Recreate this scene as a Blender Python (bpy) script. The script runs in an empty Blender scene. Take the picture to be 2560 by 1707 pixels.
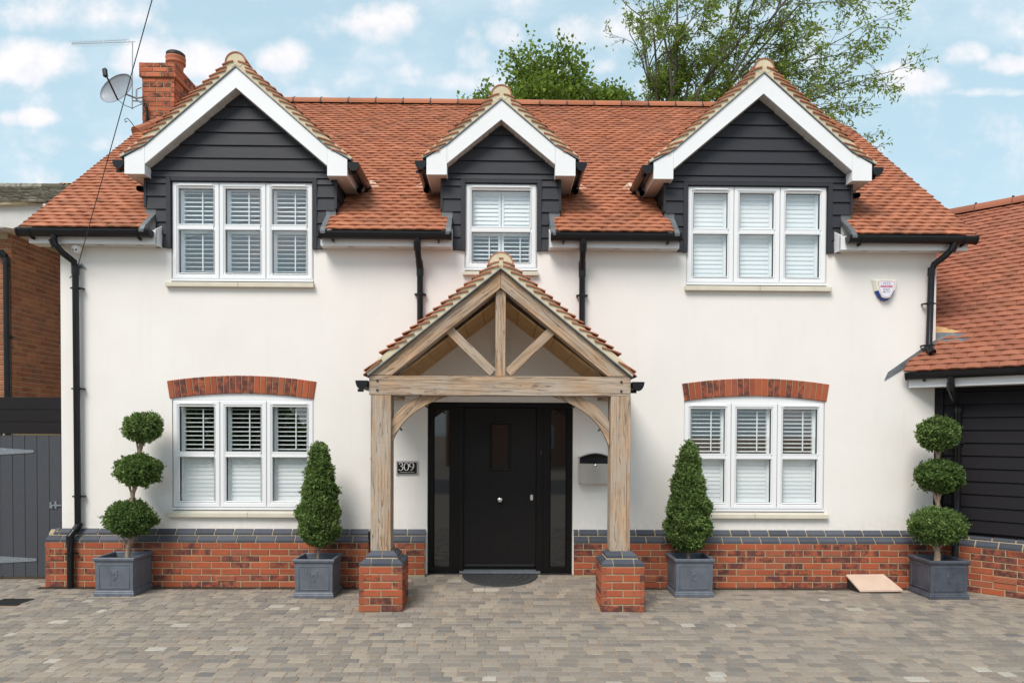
import bpy, math, random
import numpy as np
from mathutils import Vector, Matrix
random.seed(7); rng = np.random.default_rng(7)
PI = math.pi; rad = math.radians
scene = bpy.context.scene
# ------------------------------------------------------------------ camera
cd = bpy.data.cameras.new('camera'); cam = bpy.data.objects.new('camera', cd)
scene.collection.objects.link(cam); scene.camera = cam
cd.sensor_width = 36; cd.lens = 25.045; cd.shift_y = 0.1014; cd.clip_end = 2000; cd.clip_start = .05
Rc = Matrix.Rotation(rad(-0.8), 3, 'Z') @ Matrix.Rotation(rad(89.0), 3, 'X') @ Matrix.Rotation(rad(0.26), 3, 'Z')
cam.matrix_world = Matrix.Translation((0.03, -8.4, 1.81)) @ Rc.to_4x4()
# ------------------------------------------------------------------ node helpers
class NT:
    def __init__(s, nt): s.nt = nt; s.L = nt.links
    def n(s, typ, **kw):
        nd = s.nt.nodes.new(typ)
        for k, v in kw.items(): setattr(nd, k, v)
        return nd
    def put(s, sock, v):
        if hasattr(v, 'is_linked') or isinstance(v, bpy.types.NodeSocket): s.L.new(v, sock)
        elif v is not None: sock.default_value = v
    def math(s, op, a, b=None, c=None, clamp=False):
        m = s.n('ShaderNodeMath', operation=op, use_clamp=clamp)
        s.put(m.inputs[0], a)
        if b is not None: s.put(m.inputs[1], b)
        if c is not None: s.put(m.inputs[2], c)
        return m.outputs[0]
    def mix(s, f, a, b, typ='MIX'):
        m = s.n('ShaderNodeMix', data_type='RGBA', blend_type=typ)
        s.put(m.inputs[0], f); s.put(m.inputs[6], a if not isinstance(a, tuple) else (*a[:3], 1)); s.put(m.inputs[7], b if not isinstance(b, tuple) else (*b[:3], 1))
        return m.outputs[2]
    def noise(s, vec, scale, detail=4, rough=.6, dist=0):
        t = s.n('ShaderNodeTexNoise'); s.L.new(vec, t.inputs['Vector'])
        t.inputs['Scale'].default_value = scale; t.inputs['Detail'].default_value = detail
        t.inputs['Roughness'].default_value = rough; t.inputs['Distortion'].default_value = dist
        return t.outputs[0]
    def ramp(s, f, stops, interp='LINEAR'):
        r = s.n('ShaderNodeValToRGB'); s.L.new(f, r.inputs[0]); cr = r.color_ramp; cr.interpolation = interp
        while len(cr.elements) < len(stops): cr.elements.new(.5)
        for e, (p, c) in zip(cr.elements, stops):
            e.position = p; e.color = (*c, 1) if isinstance(c, tuple) else (c, c, c, 1)
        return r.outputs[0]
    def scalev(s, vec, v):
        m = s.n('ShaderNodeVectorMath', operation='MULTIPLY'); s.L.new(vec, m.inputs[0]); m.inputs[1].default_value = v
        return m.outputs[0]
    def maprange(s, v, a, b, c=0., d=1.):
        m = s.n('ShaderNodeMapRange'); s.put(m.inputs[0], v)
        for i, x in enumerate((a, b, c, d)): m.inputs[i + 1].default_value = x
        return m.outputs[0]
# ------------------------------------------------------------------ sky, sun, exposure
SUN_EL, SUN_AZ = rad(50), rad(-28)      # azimuth from the house normal towards the camera's left
w = bpy.data.worlds.new('World'); scene.world = w; w.use_nodes = True
N = NT(w.node_tree); w.node_tree.nodes.clear()
out = N.n('ShaderNodeOutputWorld'); bg = N.n('ShaderNodeBackground'); N.L.new(bg.outputs[0], out.inputs[0])
sky = N.n('ShaderNodeTexSky', sky_type='NISHITA', sun_disc=False, sun_elevation=SUN_EL, sun_rotation=rad(180 + 28), air_density=1.2, dust_density=1.5, ozone_density=1.5)
tc = N.n('ShaderNodeTexCoord'); D = tc.outputs['Generated']
sep = N.n('ShaderNodeSeparateXYZ'); N.L.new(D, sep.inputs[0])
X_, Y_, Z_ = sep.outputs
el = Z_
# thin veil that pales the whole sky, more towards the horizon
base = N.mix(N.maprange(el, 0.0, .75, .82, .64), sky.outputs[0], (5.6, 7.7, 8.7))
CL=[(-0.164,0.569,0.055,0.029,1.00),(-0.652,0.512,0.077,0.031,0.90),(-0.497,0.514,0.042,0.030,0.80),(-0.437,0.518,0.066,0.027,0.95),(-0.303,0.522,0.042,0.023,0.85),(-0.604,0.575,0.113,0.027,0.55),(-0.647,0.433,0.035,0.013,0.80),(-0.682,0.432,0.024,0.011,0.60),(0.129,0.565,0.067,0.030,0.85),(0.177,0.573,0.043,0.024,0.70),(0.002,0.554,0.025,0.020,0.70),(-0.065,0.489,0.073,0.013,0.60),(-0.125,0.501,0.036,0.011,0.35),(0.652,0.534,0.034,0.021,1.00),(0.699,0.519,0.043,0.017,0.90),(0.594,0.495,0.052,0.019,0.75),(0.675,0.482,0.074,0.008,0.60),(0.105,0.512,0.055,0.016,0.50),(0.490,0.444,0.074,0.024,0.30),(-0.575,0.397,0.072,0.018,0.35),(-0.276,0.466,0.042,0.012,0.40),(0.551,0.511,0.031,0.011,0.40),(-0.101,0.570,0.021,0.012,0.30)]
yy = N.math('MAXIMUM', N.math('ABSOLUTE', Y_), .02)
uu = N.math('DIVIDE', X_, yy); vv = N.math('DIVIDE', Z_, yy)
cmb = N.n('ShaderNodeCombineXYZ'); N.L.new(uu, cmb.inputs[0]); N.L.new(vv, cmb.inputs[1]); UV = cmb.outputs[0]
nz = N.noise(UV, 13, 10, .58, .1)
nz2 = N.noise(N.scalev(UV, (3, 6, 1)), 1.3, 6, .6)
fld = None
for (cx, cy, rx, ry, st) in CL:
    a = N.math('MULTIPLY', N.math('SUBTRACT', uu, cx), 1 / (rx * 1.22)); b0 = N.math('SUBTRACT', vv, cy - ry * .25)
    b = N.math('MULTIPLY', b0, 1 / (ry * 1.38))
    below = N.math('MAXIMUM', N.math('MULTIPLY', b, -.7), 0)      # flatter base
    r2 = N.math('ADD', N.math('ADD', N.math('MULTIPLY', a, a), N.math('MULTIPLY', b, b)), below)
    f = N.math('MULTIPLY', N.math('MAXIMUM', N.math('SUBTRACT', 1.0, r2), -1.0), st)
    fld = f if fld is None else N.math('MAXIMUM', fld, f)
front = N.math('GREATER_THAN', Y_, 0)
gen = N.math('MULTIPLY', N.math('SUBTRACT', nz2, .5), 5.0)
fld = N.math('MAXIMUM', N.math('MULTIPLY', fld, front), N.math('MULTIPLY', gen, N.math('SUBTRACT', 1.0, front)))
dens = N.math('ADD', fld, N.math('MULTIPLY', N.math('SUBTRACT', nz, .5), 2.7))
mask = N.maprange(dens, -.05, .95); mask.node.interpolation_type = 'SMOOTHSTEP'
veil = N.math('MULTIPLY', N.maprange(nz2, .45, .8), .4)
vfront = N.mix(veil, base, (9.1, 9.3, 9.7))
shade = N.noise(UV, 30, 5, .6)
ccol = N.mix(N.maprange(shade, .3, .7), (8.3, 8.1, 8.5), (10.3, 9.5, 9.2))
N.L.new(N.mix(N.math('MULTIPLY', mask, .8), vfront, ccol), bg.inputs[0])
bg.inputs[1].default_value = 0.085
sd = bpy.data.lights.new('sun', 'SUN'); so = bpy.data.objects.new('sun', sd); scene.collection.objects.link(so)
sd.energy = 2.45; sd.angle = rad(28); sd.color = (1, .95, .88)
dirv = Vector((math.sin(SUN_AZ) * math.cos(SUN_EL), -math.cos(SUN_AZ) * math.cos(SUN_EL), math.sin(SUN_EL)))
so.rotation_euler = dirv.to_track_quat('Z', 'Y').to_euler()
scene.view_settings.view_transform = 'Standard'; scene.view_settings.look = 'None'
scene.view_settings.exposure = 0.47; scene.view_settings.gamma = 1; scene.view_settings.use_curve_mapping = False
# ------------------------------------------------------------------ materials
def material(name):
    m = bpy.data.materials.new(name); m.use_nodes = True
    m.node_tree.nodes.clear(); T = NT(m.node_tree)
    o = T.n('ShaderNodeOutputMaterial'); p = T.n('ShaderNodeBsdfPrincipled'); T.L.new(p.outputs[0], o.inputs[0])
    return m, T, p, o
def pos(T): return T.n('ShaderNodeNewGeometry').outputs['Position']
def objc(T): return T.n('ShaderNodeTexCoord').outputs['Object']
def piecernd(T):
    a = T.n('ShaderNodeAttribute', attribute_name='rnd').outputs['Fac']
    r = T.n('ShaderNodeObjectInfo').outputs['Random']
    return T.math('FRACT', T.math('ADD', a, r))
def bump(T, p, h, strength=.3, dist=.01):
    b = T.n('ShaderNodeBump'); b.inputs['Strength'].default_value = strength; b.inputs['Distance'].default_value = dist
    T.L.new(h, b.inputs['Height']); T.L.new(b.outputs[0], p.inputs['Normal'])
def simple(name, c1, c2=None, rough=.6, sc=20, bs=.15, bd=.003, metal=0, spec=.5, stretch=None, coat=0):
    m, T, p, o = material(name)
    v = pos(T)
    if stretch: v = T.scalev(objc(T), stretch)
    nzz = T.noise(v, sc, 5, .6)
    if c2: T.L.new(T.mix(T.maprange(nzz, .3, .7), c1, c2), p.inputs['Base Color'])
    else: p.inputs['Base Color'].default_value = (*c1, 1)
    p.inputs['Roughness'].default_value = rough; p.inputs['Metallic'].default_value = metal
    p.inputs['Specular IOR Level'].default_value = spec; p.inputs['Coat Weight'].default_value = coat
    if bs: bump(T, p, T.noise(v, sc * 3, 5, .7), bs, bd)
    return m
def pieces_mat(name, stops, nscale=6, dirt=(.1, .08, .06), dirt_amt=.3, rough=.85, fine=90, bs=.5, bd=.003, patch=None, val=.12):
    m, T, p, o = material(name)
    P = pos(T); r = piecernd(T)
    c = T.ramp(r, stops)
    if patch:
        # burnt / darker patches that sit inside a piece
        off = T.n('ShaderNodeVectorMath', operation='ADD'); T.L.new(P, off.inputs[0])
        k = T.n('ShaderNodeCombineXYZ'); T.L.new(T.math('MULTIPLY', r, 37), k.inputs[0]); T.L.new(k.outputs[0], off.inputs[1])
        q = T.noise(off.outputs[0], patch[1], 5, .65)
        sel = T.math('GREATER_THAN', T.math('FRACT', T.math('MULTIPLY', r, 7.31)), patch[2])
        f = T.math('MULTIPLY', T.maprange(q, .38, .58), sel)
        c = T.mix(f, c, patch[0])
    d = T.noise(P, nscale, 6, .7)
    c = T.mix(T.math('MULTIPLY', T.maprange(d, .45, .75), dirt_amt), c, dirt)
    fn = T.noise(P, fine, 4, .7)
    hsv = T.n('ShaderNodeHueSaturation'); T.L.new(c, hsv.inputs['Color'])
    T.L.new(T.math('ADD', T.maprange(fn, .2, .8, 1 - val, 1 + val), T.maprange(T.math('FRACT', T.math('MULTIPLY', r, 3.77)), 0, 1, -.1, .1)), hsv.inputs['Value'])
    T.L.new(hsv.outputs[0], p.inputs['Base Color']); p.inputs['Roughness'].default_value = rough; p.inputs['Specular IOR Level'].default_value = .3
    bump(T, p, fn, bs, bd)
    return m
MT = {}
def render_wall():
    m, T, p, o = material('cream_render'); P = pos(T)
    c = T.mix(T.maprange(T.noise(P, 1.1, 5, .65), .35, .75), (.83, .79, .752), (.79, .745, .705))
    sp = T.n('ShaderNodeSeparateXYZ'); T.L.new(P, sp.inputs[0]); z = sp.outputs[2]
    streak = T.maprange(T.noise(T.scalev(P, (9, 1, .8)), 1.0, 5, .6), .55, .8)
    c = T.mix(T.math('MULTIPLY', streak, .16), c, (.60, .55, .49))
    spl = T.math('MULTIPLY', T.maprange(z, .68, .95, 1, 0), T.maprange(T.noise(P, 14, 5, .7), .4, .7))
    c = T.mix(T.math('MULTIPLY', spl, .28), c, (.52, .45, .37))
    fn = T.noise(P, 150, 4, .75); tr = T.noise(T.scalev(P, (3, 3, 9)), 2.2, 4, .6)
    c = T.mix(T.math('MULTIPLY', T.maprange(fn, .25, .5, 1, 0), .14), c, (.5, .46, .42))
    T.L.new(c, p.inputs['Base Color']); p.inputs['Roughness'].default_value = .92
    bump(T, p, fn, .45, .004); return m
MT['render'] = render_wall()
MT['mortar'] = simple('mortar', (.42, .34, .21), (.33, .26, .16), .95, 40, .4)
MT['mortar_grey'] = simple('neighbour_mortar', (.50, .40, .25), (.40, .31, .2), .95, 40, .4)
MT['bed'] = simple('verge_mortar', (.68, .58, .41), (.56, .48, .33), .95, 12, .4)
MT['brick'] = pieces_mat('red_brick', [(0, (.34, .085, .04)), (.3, (.42, .105, .045)), (.55, (.33, .078, .038)), (.8, (.39, .115, .055)), (1, (.29, .085, .05))], 9, (.12, .05, .04), .35, patch=((.10, .04, .035), 14, .54))
MT['brick_ch'] = pieces_mat('chimney_brick', [(0, (.48, .12, .055)), (1, (.52, .16, .08))], 7, (.14, .07, .05), .6, patch=((.11, .05, .035), 12, .45))
MT['brick_nb'] = pieces_mat('brown_brick', [(0, (.27, .10, .055)), (.5, (.36, .15, .075)), (1, (.23, .10, .06))], 7, (.06, .035, .03), .5, val=.2)
MT['blue'] = pieces_mat('blue_brick', [(0, (.055, .060, .078)), (1, (.085, .092, .115))], 8, (.12, .11, .10), .2, .55, bs=.3)
MT['tile'] = pieces_mat('clay_tile', [(0, (.36, .128, .066)), (.3, (.41, .152, .08)), (.6, (.38, .136, .07)), (.85, (.45, .178, .10)), (1, (.33, .118, .064))], 1.6, (.25, .115, .07), .55, .85, 70, .4, patch=((.27, .10, .055), 5, .86), val=.09)
MT['tile_shaded'] = pieces_mat('shaded_garage_tile', [(0, (.30, .105, .06)), (.5, (.35, .128, .075)), (1, (.29, .104, .062))], 2.0, (.19, .09, .055), .5, .85, 70, .4, val=.09)  # clay tile darkened; shade on the garage roof is put into the colour
MT['tile_old'] = pieces_mat('old_tile', [(0, (.10, .085, .06)), (.5, (.16, .13, .095)), (1, (.11, .095, .07))], 5, (.10, .11, .06), .7, .95, 40, .6, patch=((.32, .30, .26), 12, .6))
MT['lead'] = simple('lead', (.11, .12, .13), (.22, .23, .24), .5, 7, .2, .004, .3)
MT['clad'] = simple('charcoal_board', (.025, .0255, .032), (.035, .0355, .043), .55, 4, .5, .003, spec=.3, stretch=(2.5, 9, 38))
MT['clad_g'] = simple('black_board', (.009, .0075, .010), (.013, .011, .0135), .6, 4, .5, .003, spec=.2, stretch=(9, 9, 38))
MT['white'] = simple('white_plastic', (.80, .80, .81), None, .28, 20, 0)
MT['white2'] = simple('white_bargeboard', (.82, .82, .83), (.78, .78, .79), .35, 3, 0)
MT['soffit'] = simple('soffit_board', (.62, .60, .58), (.52, .50, .47), .5, 4, 0)
MT['shutter'] = simple('shutter_white', (.84, .86, .87), None, .4, 20, 0)
MT['black'] = simple('black_gutter', (.007, .0075, .009), (.011, .011, .013), .28, 6, 0, spec=.35)
MT['gasket'] = simple('black_rubber', (.012, .012, .013), None, .6, 20, 0)
MT['stone'] = simple('sill_stone', (.66, .61, .50), (.58, .53, .43), .85, 6, .2)
MT['room_lit_tone'] = simple('lit_tone_room', (.50, .54, .60), None, .9, 2, 0)  # paler room: lit interior and glass reflection are put into the colour
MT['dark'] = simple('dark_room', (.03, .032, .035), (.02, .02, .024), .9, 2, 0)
MT['door'] = simple('black_door', (.008, .0065, .0065), (.013, .011, .011), .5, 3, .5, .002, spec=.2, stretch=(60, 9, 2.5))
MT['dframe'] = simple('black_frame', (.006, .005, .005), (.009, .0075, .0075), .4, 3, .2, .002, spec=.2, stretch=(60, 9, 2.5))
MT['steel'] = simple('brushed_steel', (.78, .76, .73), (.62, .60, .57), .28, 4, .1, .001, .75, stretch=(80, 4, 2))
MT['chrome'] = simple('chrome', (.75, .74, .72), None, .12, 4, 0, metal=1)
MT['galv'] = simple('galvanised', (.30, .33, .36), (.20, .22, .25), .45, 30, .1, metal=.5)
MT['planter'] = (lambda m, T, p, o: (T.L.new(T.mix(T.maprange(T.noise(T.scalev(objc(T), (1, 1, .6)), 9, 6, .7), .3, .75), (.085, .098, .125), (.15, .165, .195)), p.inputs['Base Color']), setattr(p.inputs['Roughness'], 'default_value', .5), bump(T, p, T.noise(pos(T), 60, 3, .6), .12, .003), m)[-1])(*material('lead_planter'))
MT['planter_wet_shaded'] = simple('wet_shaded_lead_planter', (.045, .052, .072), (.085, .095, .12), .5, 8, .12, .003)  # same lead, darkened: wetness and weaker light are put into the colour
MT['soil'] = simple('soil', (.03, .022, .016), (.07, .055, .04), .95, 60, .8, .01)
MT['gate'] = simple('grey_gate', (.042, .045, .055), (.056, .060, .071), .6, 4, .4, .002, stretch=(40, 9, 2.5))
MT['screen'] = simple('dark_screen', (.010, .0085, .010), (.016, .0135, .0155), .6, 4, .4, .002, spec=.2, stretch=(2.5, 9, 30))
MT['terracotta'] = simple('terracotta_pot', (.48, .17, .09), (.40, .13, .07), .8, 9, .2)
MT['osb'] = simple('roof_underboard', (.60, .37, .17), (.46, .27, .12), .8, 9, .2)
MT['ramp'] = simple('tan_slab', (.62, .46, .36), (.54, .39, .30), .85, 8, .2)
MT['iron'] = simple('iron', (.035, .035, .036), (.06, .058, .055), .5, 30, .2, metal=.6)
MT['mesh_lamp'] = simple('lantern_frame', (.75, .70, .60), None, .4, 20, 0)
MT['cream'] = simple('alarm_cream', (.72, .72, .62), None, .35, 20, 0)
MT['cobalt'] = simple('blue_lens', (.006, .035, .26), None, .15, 20, 0)
MT['labelw'] = simple('label_white', (.72, .70, .80), None, .4, 20, 0)
MT['red'] = simple('label_red', (.55, .05, .09), None, .5, 20, 0)
MT['ink'] = simple('label_ink', (.05, .06, .09), None, .5, 20, 0)
MT['inkgrey'] = simple('label_grey', (.25, .29, .31), None, .5, 20, 0)
MT['plate'] = simple('black_plate', (.010, .008, .008), None, .2, 20, 0)
MT['acrylic'] = simple('clear_plate', (.50, .49, .48), None, .15, 20, 0)
MT['letter'] = simple('plate_lettering', (.72, .70, .68), None, .4, 20, 0)
MT['dish'] = simple('dish_grey', (.30, .33, .37), (.24, .27, .31), .45, 6, 0)
MT['alu'] = simple('aluminium', (.55, .55, .56), None, .35, 20, 0, metal=.9)
MT['bark'] = simple('bark', (.20, .15, .115), (.10, .075, .06), .9, 30, .6, .004)
MT['bark_t'] = simple('topiary_bark', (.40, .29, .21), (.22, .15, .11), .9, 30, .7, .004)
MT['bark_g'] = simple('grey_bark', (.16, .145, .12), (.09, .08, .065), .9, 3, .5, .01)
MT['joint'] = simple('jointing_sand', (.40, .265, .165), (.20, .16, .125), .95, 5, .5)
MT['drain'] = simple('drain_grate', (.045, .03, .022), (.09, .06, .045), .7, 60, .3)
MT['mat'] = None
def glassmat():
    m, T, p, o = material('window_glass')
    m.node_tree.nodes.remove(p)
    tr = T.n('ShaderNodeBsdfTransparent'); tr.inputs[0].default_value = (.985, .995, .995, 1)
    gl = T.n('ShaderNodeBsdfGlossy'); gl.inputs['Roughness'].default_value = .01; gl.inputs[0].default_value = (1, 1, 1, 1)
    ge = T.n('ShaderNodeNewGeometry'); dt = T.n('ShaderNodeVectorMath', operation='DOT_PRODUCT'); T.L.new(ge.outputs['Normal'], dt.inputs[0]); T.L.new(ge.outputs['Incoming'], dt.inputs[1])
    cs = T.math('ABSOLUTE', dt.outputs['Value']); f = T.math('ADD', T.math('MULTIPLY', T.math('POWER', T.math('SUBTRACT', 1.0, cs), 5.0), .9), .085, clamp=True)
    mx = T.n('ShaderNodeMixShader'); T.L.new(f, mx.inputs[0]); T.L.new(tr.outputs[0], mx.inputs[1]); T.L.new(gl.outputs[0], mx.inputs[2])
    T.L.new(mx.outputs[0], o.inputs[0]); return m
MT['glass'] = glassmat()
MT['glass_dark'] = simple('dark_door_glass', (.012, .013, .014), None, .03, 20, 0, spec=1.0)
def oakmat():
    m, T, p, o = material('weathered_oak')
    oc = objc(T); r = T.n('ShaderNodeObjectInfo').outputs['Random']
    add = T.n('ShaderNodeVectorMath', operation='ADD'); T.L.new(oc, add.inputs[0])
    k = T.n('ShaderNodeCombineXYZ'); T.L.new(T.math('MULTIPLY', r, 9), k.inputs[0]); T.L.new(T.math('MULTIPLY', r, 5), k.inputs[1]); T.L.new(k.outputs[0], add.inputs[1])
    v = add.outputs[0]
    g = T.noise(T.scalev(v, (1.3, 34, 34)), 1.6, 6, .65, .6)
    big = T.noise(T.scalev(v, (1, 3, 3)), 1.7, 4, .6)
    saw = T.noise(T.scalev(v, (60, 2, 2)), 1, 3, .5)
    c = T.mix(T.maprange(g, .36, .62), (.56, .37, .225), (.27, .165, .095))
    c = T.mix(T.math('MULTIPLY', T.maprange(big, .36, .62), .75), c, (.42, .37, .315))          # silvered patches
    tan = T.noise(T.scalev(v, (1.5, 5, 5)), 2.3, 3, .5)
    c = T.mix(T.math('MULTIPLY', T.maprange(tan, .58, .75), .5), c, (.38, .20, .09))          # tannin staining
    c = T.mix(T.math('MULTIPLY', T.maprange(saw, .55, .8), .22), c, (.20, .16, .13))
    crk = T.noise(T.scalev(v, (.9, 22, 22)), 1.1, 3, .45, 1.0)
    cf = T.math('SUBTRACT', 1.0, T.maprange(T.math('ABSOLUTE', T.math('SUBTRACT', crk, .5)), .0, .019))
    c = T.mix(T.math('MULTIPLY', cf, .8), c, (.06, .04, .03))
    T.L.new(c, p.inputs['Base Color']); p.inputs['Roughness'].default_value = .8
    h = T.math('SUBTRACT', T.math('ADD', g, T.math('MULTIPLY', saw, .3)), T.math('MULTIPLY', cf, 1.5))
    bump(T, p, h, .5, .004); return m
MT['oak'] = oakmat()
def leafmat(name, c1, c2, c3, trans=.35):
    m, T, p, o = material(name)
    r = piecernd(T)
    c = T.ramp(r, [(0, c1), (.55, c2), (1, c3)])
    n_ = T.noise(pos(T), 3.5, 3, .6)
    hsv = T.n('ShaderNodeHueSaturation'); T.L.new(c, hsv.inputs['Color']); T.L.new(T.maprange(n_, .3, .7, .75, 1.25), hsv.inputs['Value'])
    T.L.new(hsv.outputs[0], p.inputs['Base Color']); p.inputs['Roughness'].default_value = .55; p.inputs['Specular IOR Level'].default_value = .25
    tl = T.n('ShaderNodeBsdfTranslucent'); T.L.new(T.mix(.5, hsv.outputs[0], (.28, .40, .04)), tl.inputs[0])
    mx = T.n('ShaderNodeMixShader'); mx.inputs[0].default_value = trans
    T.L.new(p.outputs[0], mx.inputs[1]); T.L.new(tl.outputs[0], mx.inputs[2]); T.L.new(mx.outputs[0], o.inputs[0]); return m
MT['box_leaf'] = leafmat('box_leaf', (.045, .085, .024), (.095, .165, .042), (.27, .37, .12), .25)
MT['maple'] = leafmat('maple_leaf', (.075, .125, .018), (.135, .20, .030), (.25, .33, .06), .4)
MT['willow'] = leafmat('willow_leaf', (.12, .17, .03), (.21, .29, .05), (.33, .42, .09), .5)
MT['sett'] = pieces_mat('stone_sett', [(0, (.265, .218, .175)), (.18, (.305, .255, .205)), (.36, (.205, .180, .157)), (.5, (.325, .268, .208)), (.62, (.160, .148, .138)), (.74, (.275, .232, .19)), (.86, (.225, .198, .172)), (.986, (.31, .26, .21)), (.99, (.39, .355, .31)), (1, (.42, .38, .32))], 1.3, (.22, .195, .17), .65, .85, 45, .8, .005, val=.26)
def doormat_mat():
    m, T, p, o = material('rubber_doormat')
    v = pos(T); n1 = T.noise(v, 120, 4, .8)
    T.L.new(T.mix(T.maprange(n1, .3, .7), (.012, .012, .013), (.06, .06, .06)), p.inputs['Base Color']); p.inputs['Roughness'].default_value = .8
    bump(T, p, n1, .9, .006); return m
MT['mat'] = doormat_mat()
def asphalt():
    m, T, p, o = material('far_paving')
    v = pos(T); b = T.n('ShaderNodeTexBrick'); T.L.new(T.scalev(v, (1, 1, 1)), b.inputs['Vector']); b.inputs['Scale'].default_value = 1
    b.inputs['Brick Width'].default_value = .17; b.inputs['Row Height'].default_value = .115; b.inputs['Mortar Size'].default_value = .006
    b.inputs['Color1'].default_value = (.29, .245, .2, 1); b.inputs['Color2'].default_value = (.2, .175, .15, 1); b.inputs['Mortar'].default_value = (.38, .27, .18, 1)
    T.L.new(T.mix(.4, b.outputs[0], T.mix(T.noise(v, 3), (.2, .17, .14), (.33, .28, .22))), p.inputs['Base Color']); p.inputs['Roughness'].default_value = .9; return m
MT['far'] = asphalt()
def material_asphalt(): return simple('asphalt', (.05, .05, .052), (.07, .07, .07), .9, 9, .3)
# ------------------------------------------------------------------ object helpers
COL = scene.collection
WL = {}                     # world location of every empty/part (nothing is rotated except single pieces)
def props(o, label=None, cat=None, group=None, kind=None):
    if label: o['label'] = label
    if cat: o['category'] = cat
    if group: o['group'] = group
    if kind: o['kind'] = kind
    return o
def empty(name, loc, label=None, cat=None, group=None, parent=None, kind=None):
    o = bpy.data.objects.new(name, None); COL.objects.link(o); o.empty_display_size = .1
    loc = Vector(loc)
    if parent: o.parent = parent; o.location = loc - WL[parent.name]
    else: o.location = loc
    WL[o.name] = loc
    return props(o, label, cat, group, kind)
def link(name, me, wloc, parent=None, rot=None, m=None):
    o = bpy.data.objects.new(name, me); COL.objects.link(o)
    wloc = Vector(wloc)
    if parent: o.parent = parent; o.location = wloc - WL[parent.name]
    else: o.location = wloc
    if rot is not None: o.rotation_euler = rot
    WL[o.name] = wloc
    return o
class MB:
    def __init__(s): s.V = []; s.F = []; s.R = []
    def add(s, V, F, r=0.):
        b = len(s.V); s.V += [tuple(v) for v in V]; s.F += [tuple(i + b for i in f) for f in F]; s.R += [r] * len(F); return s
    def box(s, x0, x1, y0, y1, z0, z1, r=0.):
        return s.add([(x0,y0,z0),(x1,y0,z0),(x1,y1,z0),(x0,y1,z0),(x0,y0,z1),(x1,y0,z1),(x1,y1,z1),(x0,y1,z1)],
                     [(0,3,2,1),(4,5,6,7),(0,1,5,4),(1,2,6,5),(2,3,7,6),(3,0,4,7)], r)
    def obox(s, o, ax, ay, az, r=0.):      # oriented box from corner o and three edge vectors
        o, ax, ay, az = map(Vector, (o, ax, ay, az))
        V = [o, o+ax, o+ax+ay, o+ay, o+az, o+ax+az, o+ax+ay+az, o+ay+az]
        return s.add(V, [(0,3,2,1),(4,5,6,7),(0,1,5,4),(1,2,6,5),(2,3,7,6),(3,0,4,7)], r)
    def prism(s, poly, y0, y1, r=0., axis='y'):   # polygon (a,b) -> XZ, extruded in Y (or YZ extruded in X, XY extruded in Z)
        n = len(poly)
        f = {'y': lambda a, b, t: (a, t, b), 'x': lambda a, b, t: (t, a, b), 'z': lambda a, b, t: (a, b, t)}[axis]
        V = [f(a, b, y0) for a, b in poly] + [f(a, b, y1) for a, b in poly]
        F = [tuple(range(n)), tuple(range(2*n-1, n-1, -1))] + [(i, i+n, (i+1) % n + n, (i+1) % n) for i in range(n)]
        return s.add(V, F, r)
    def tube(s, pts, rr, n=8, cap=True, r=0., half=False):
        pts = [Vector(p) for p in pts]; k = len(pts)
        if not hasattr(rr, '__len__'): rr = [rr] * k
        b = len(s.V); up = None
        for i, p in enumerate(pts):
            d = (pts[min(i+1, k-1)] - pts[max(i-1, 0)]).normalized()
            if up is None: up = Vector((0, 0, 1)) if abs(d.z) < .9 else Vector((1, 0, 0))
            a = d.cross(up).normalized(); c = a.cross(d).normalized(); up = c
            for j in range(n):
                t = 2*PI*j/n
                s.V.append(tuple(p + a*math.cos(t)*rr[i] + c*math.sin(t)*rr[i]))
        for i in range(k-1):
            for j in range(n):
                s.F.append((b+i*n+j, b+i*n+(j+1) % n, b+(i+1)*n+(j+1) % n, b+(i+1)*n+j)); s.R.append(r)
        if cap: s.F += [tuple(b+j for j in range(n))[::-1], tuple(b+(k-1)*n+j for j in range(n))]; s.R += [r, r]
        return s
    def lathe(s, c, prof, n=24, r=0.):
        b = len(s.V); k = len(prof)
        for (rr, z) in prof:
            for j in range(n): s.V.append((c[0]+rr*math.cos(2*PI*j/n), c[1]+rr*math.sin(2*PI*j/n), c[2]+z))
        for i in range(k-1):
            for j in range(n): s.F.append((b+i*n+j, b+i*n+(j+1) % n, b+(i+1)*n+(j+1) % n, b+(i+1)*n+j)); s.R.append(r)
        s.F += [tuple(b+j for j in range(n))[::-1], tuple(b+(k-1)*n+j for j in range(n))]; s.R += [r, r]
        return s
    def ring(s, x0, x1, z0, z1, prof, r=0.):    # mitred frame; prof = (inset, y) list from outside to inside
        b = len(s.V); k = len(prof)
        for (i, y) in prof: s.V += [(x0+i, y, z0+i), (x1-i, y, z0+i), (x1-i, y, z1-i), (x0+i, y, z1-i)]
        for a in range(k-1):
            for j in range(4): s.F.append((b+a*4+j, b+a*4+(j+1) % 4, b+(a+1)*4+(j+1) % 4, b+(a+1)*4+j)); s.R.append(r)
        return s
    def mesh(s, name, off=(0, 0, 0), smooth=False):
        me = bpy.data.meshes.new(name)
        V = np.array(s.V, dtype=float) - np.array(off)
        me.from_pydata(V.tolist(), [], s.F)
        if any(s.R):
            a = me.attributes.new('rnd', 'FLOAT', 'FACE'); a.data.foreach_set('value', s.R)
        if smooth: me.polygons.foreach_set('use_smooth', [True] * len(s.F))
        me.update(); return me
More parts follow.
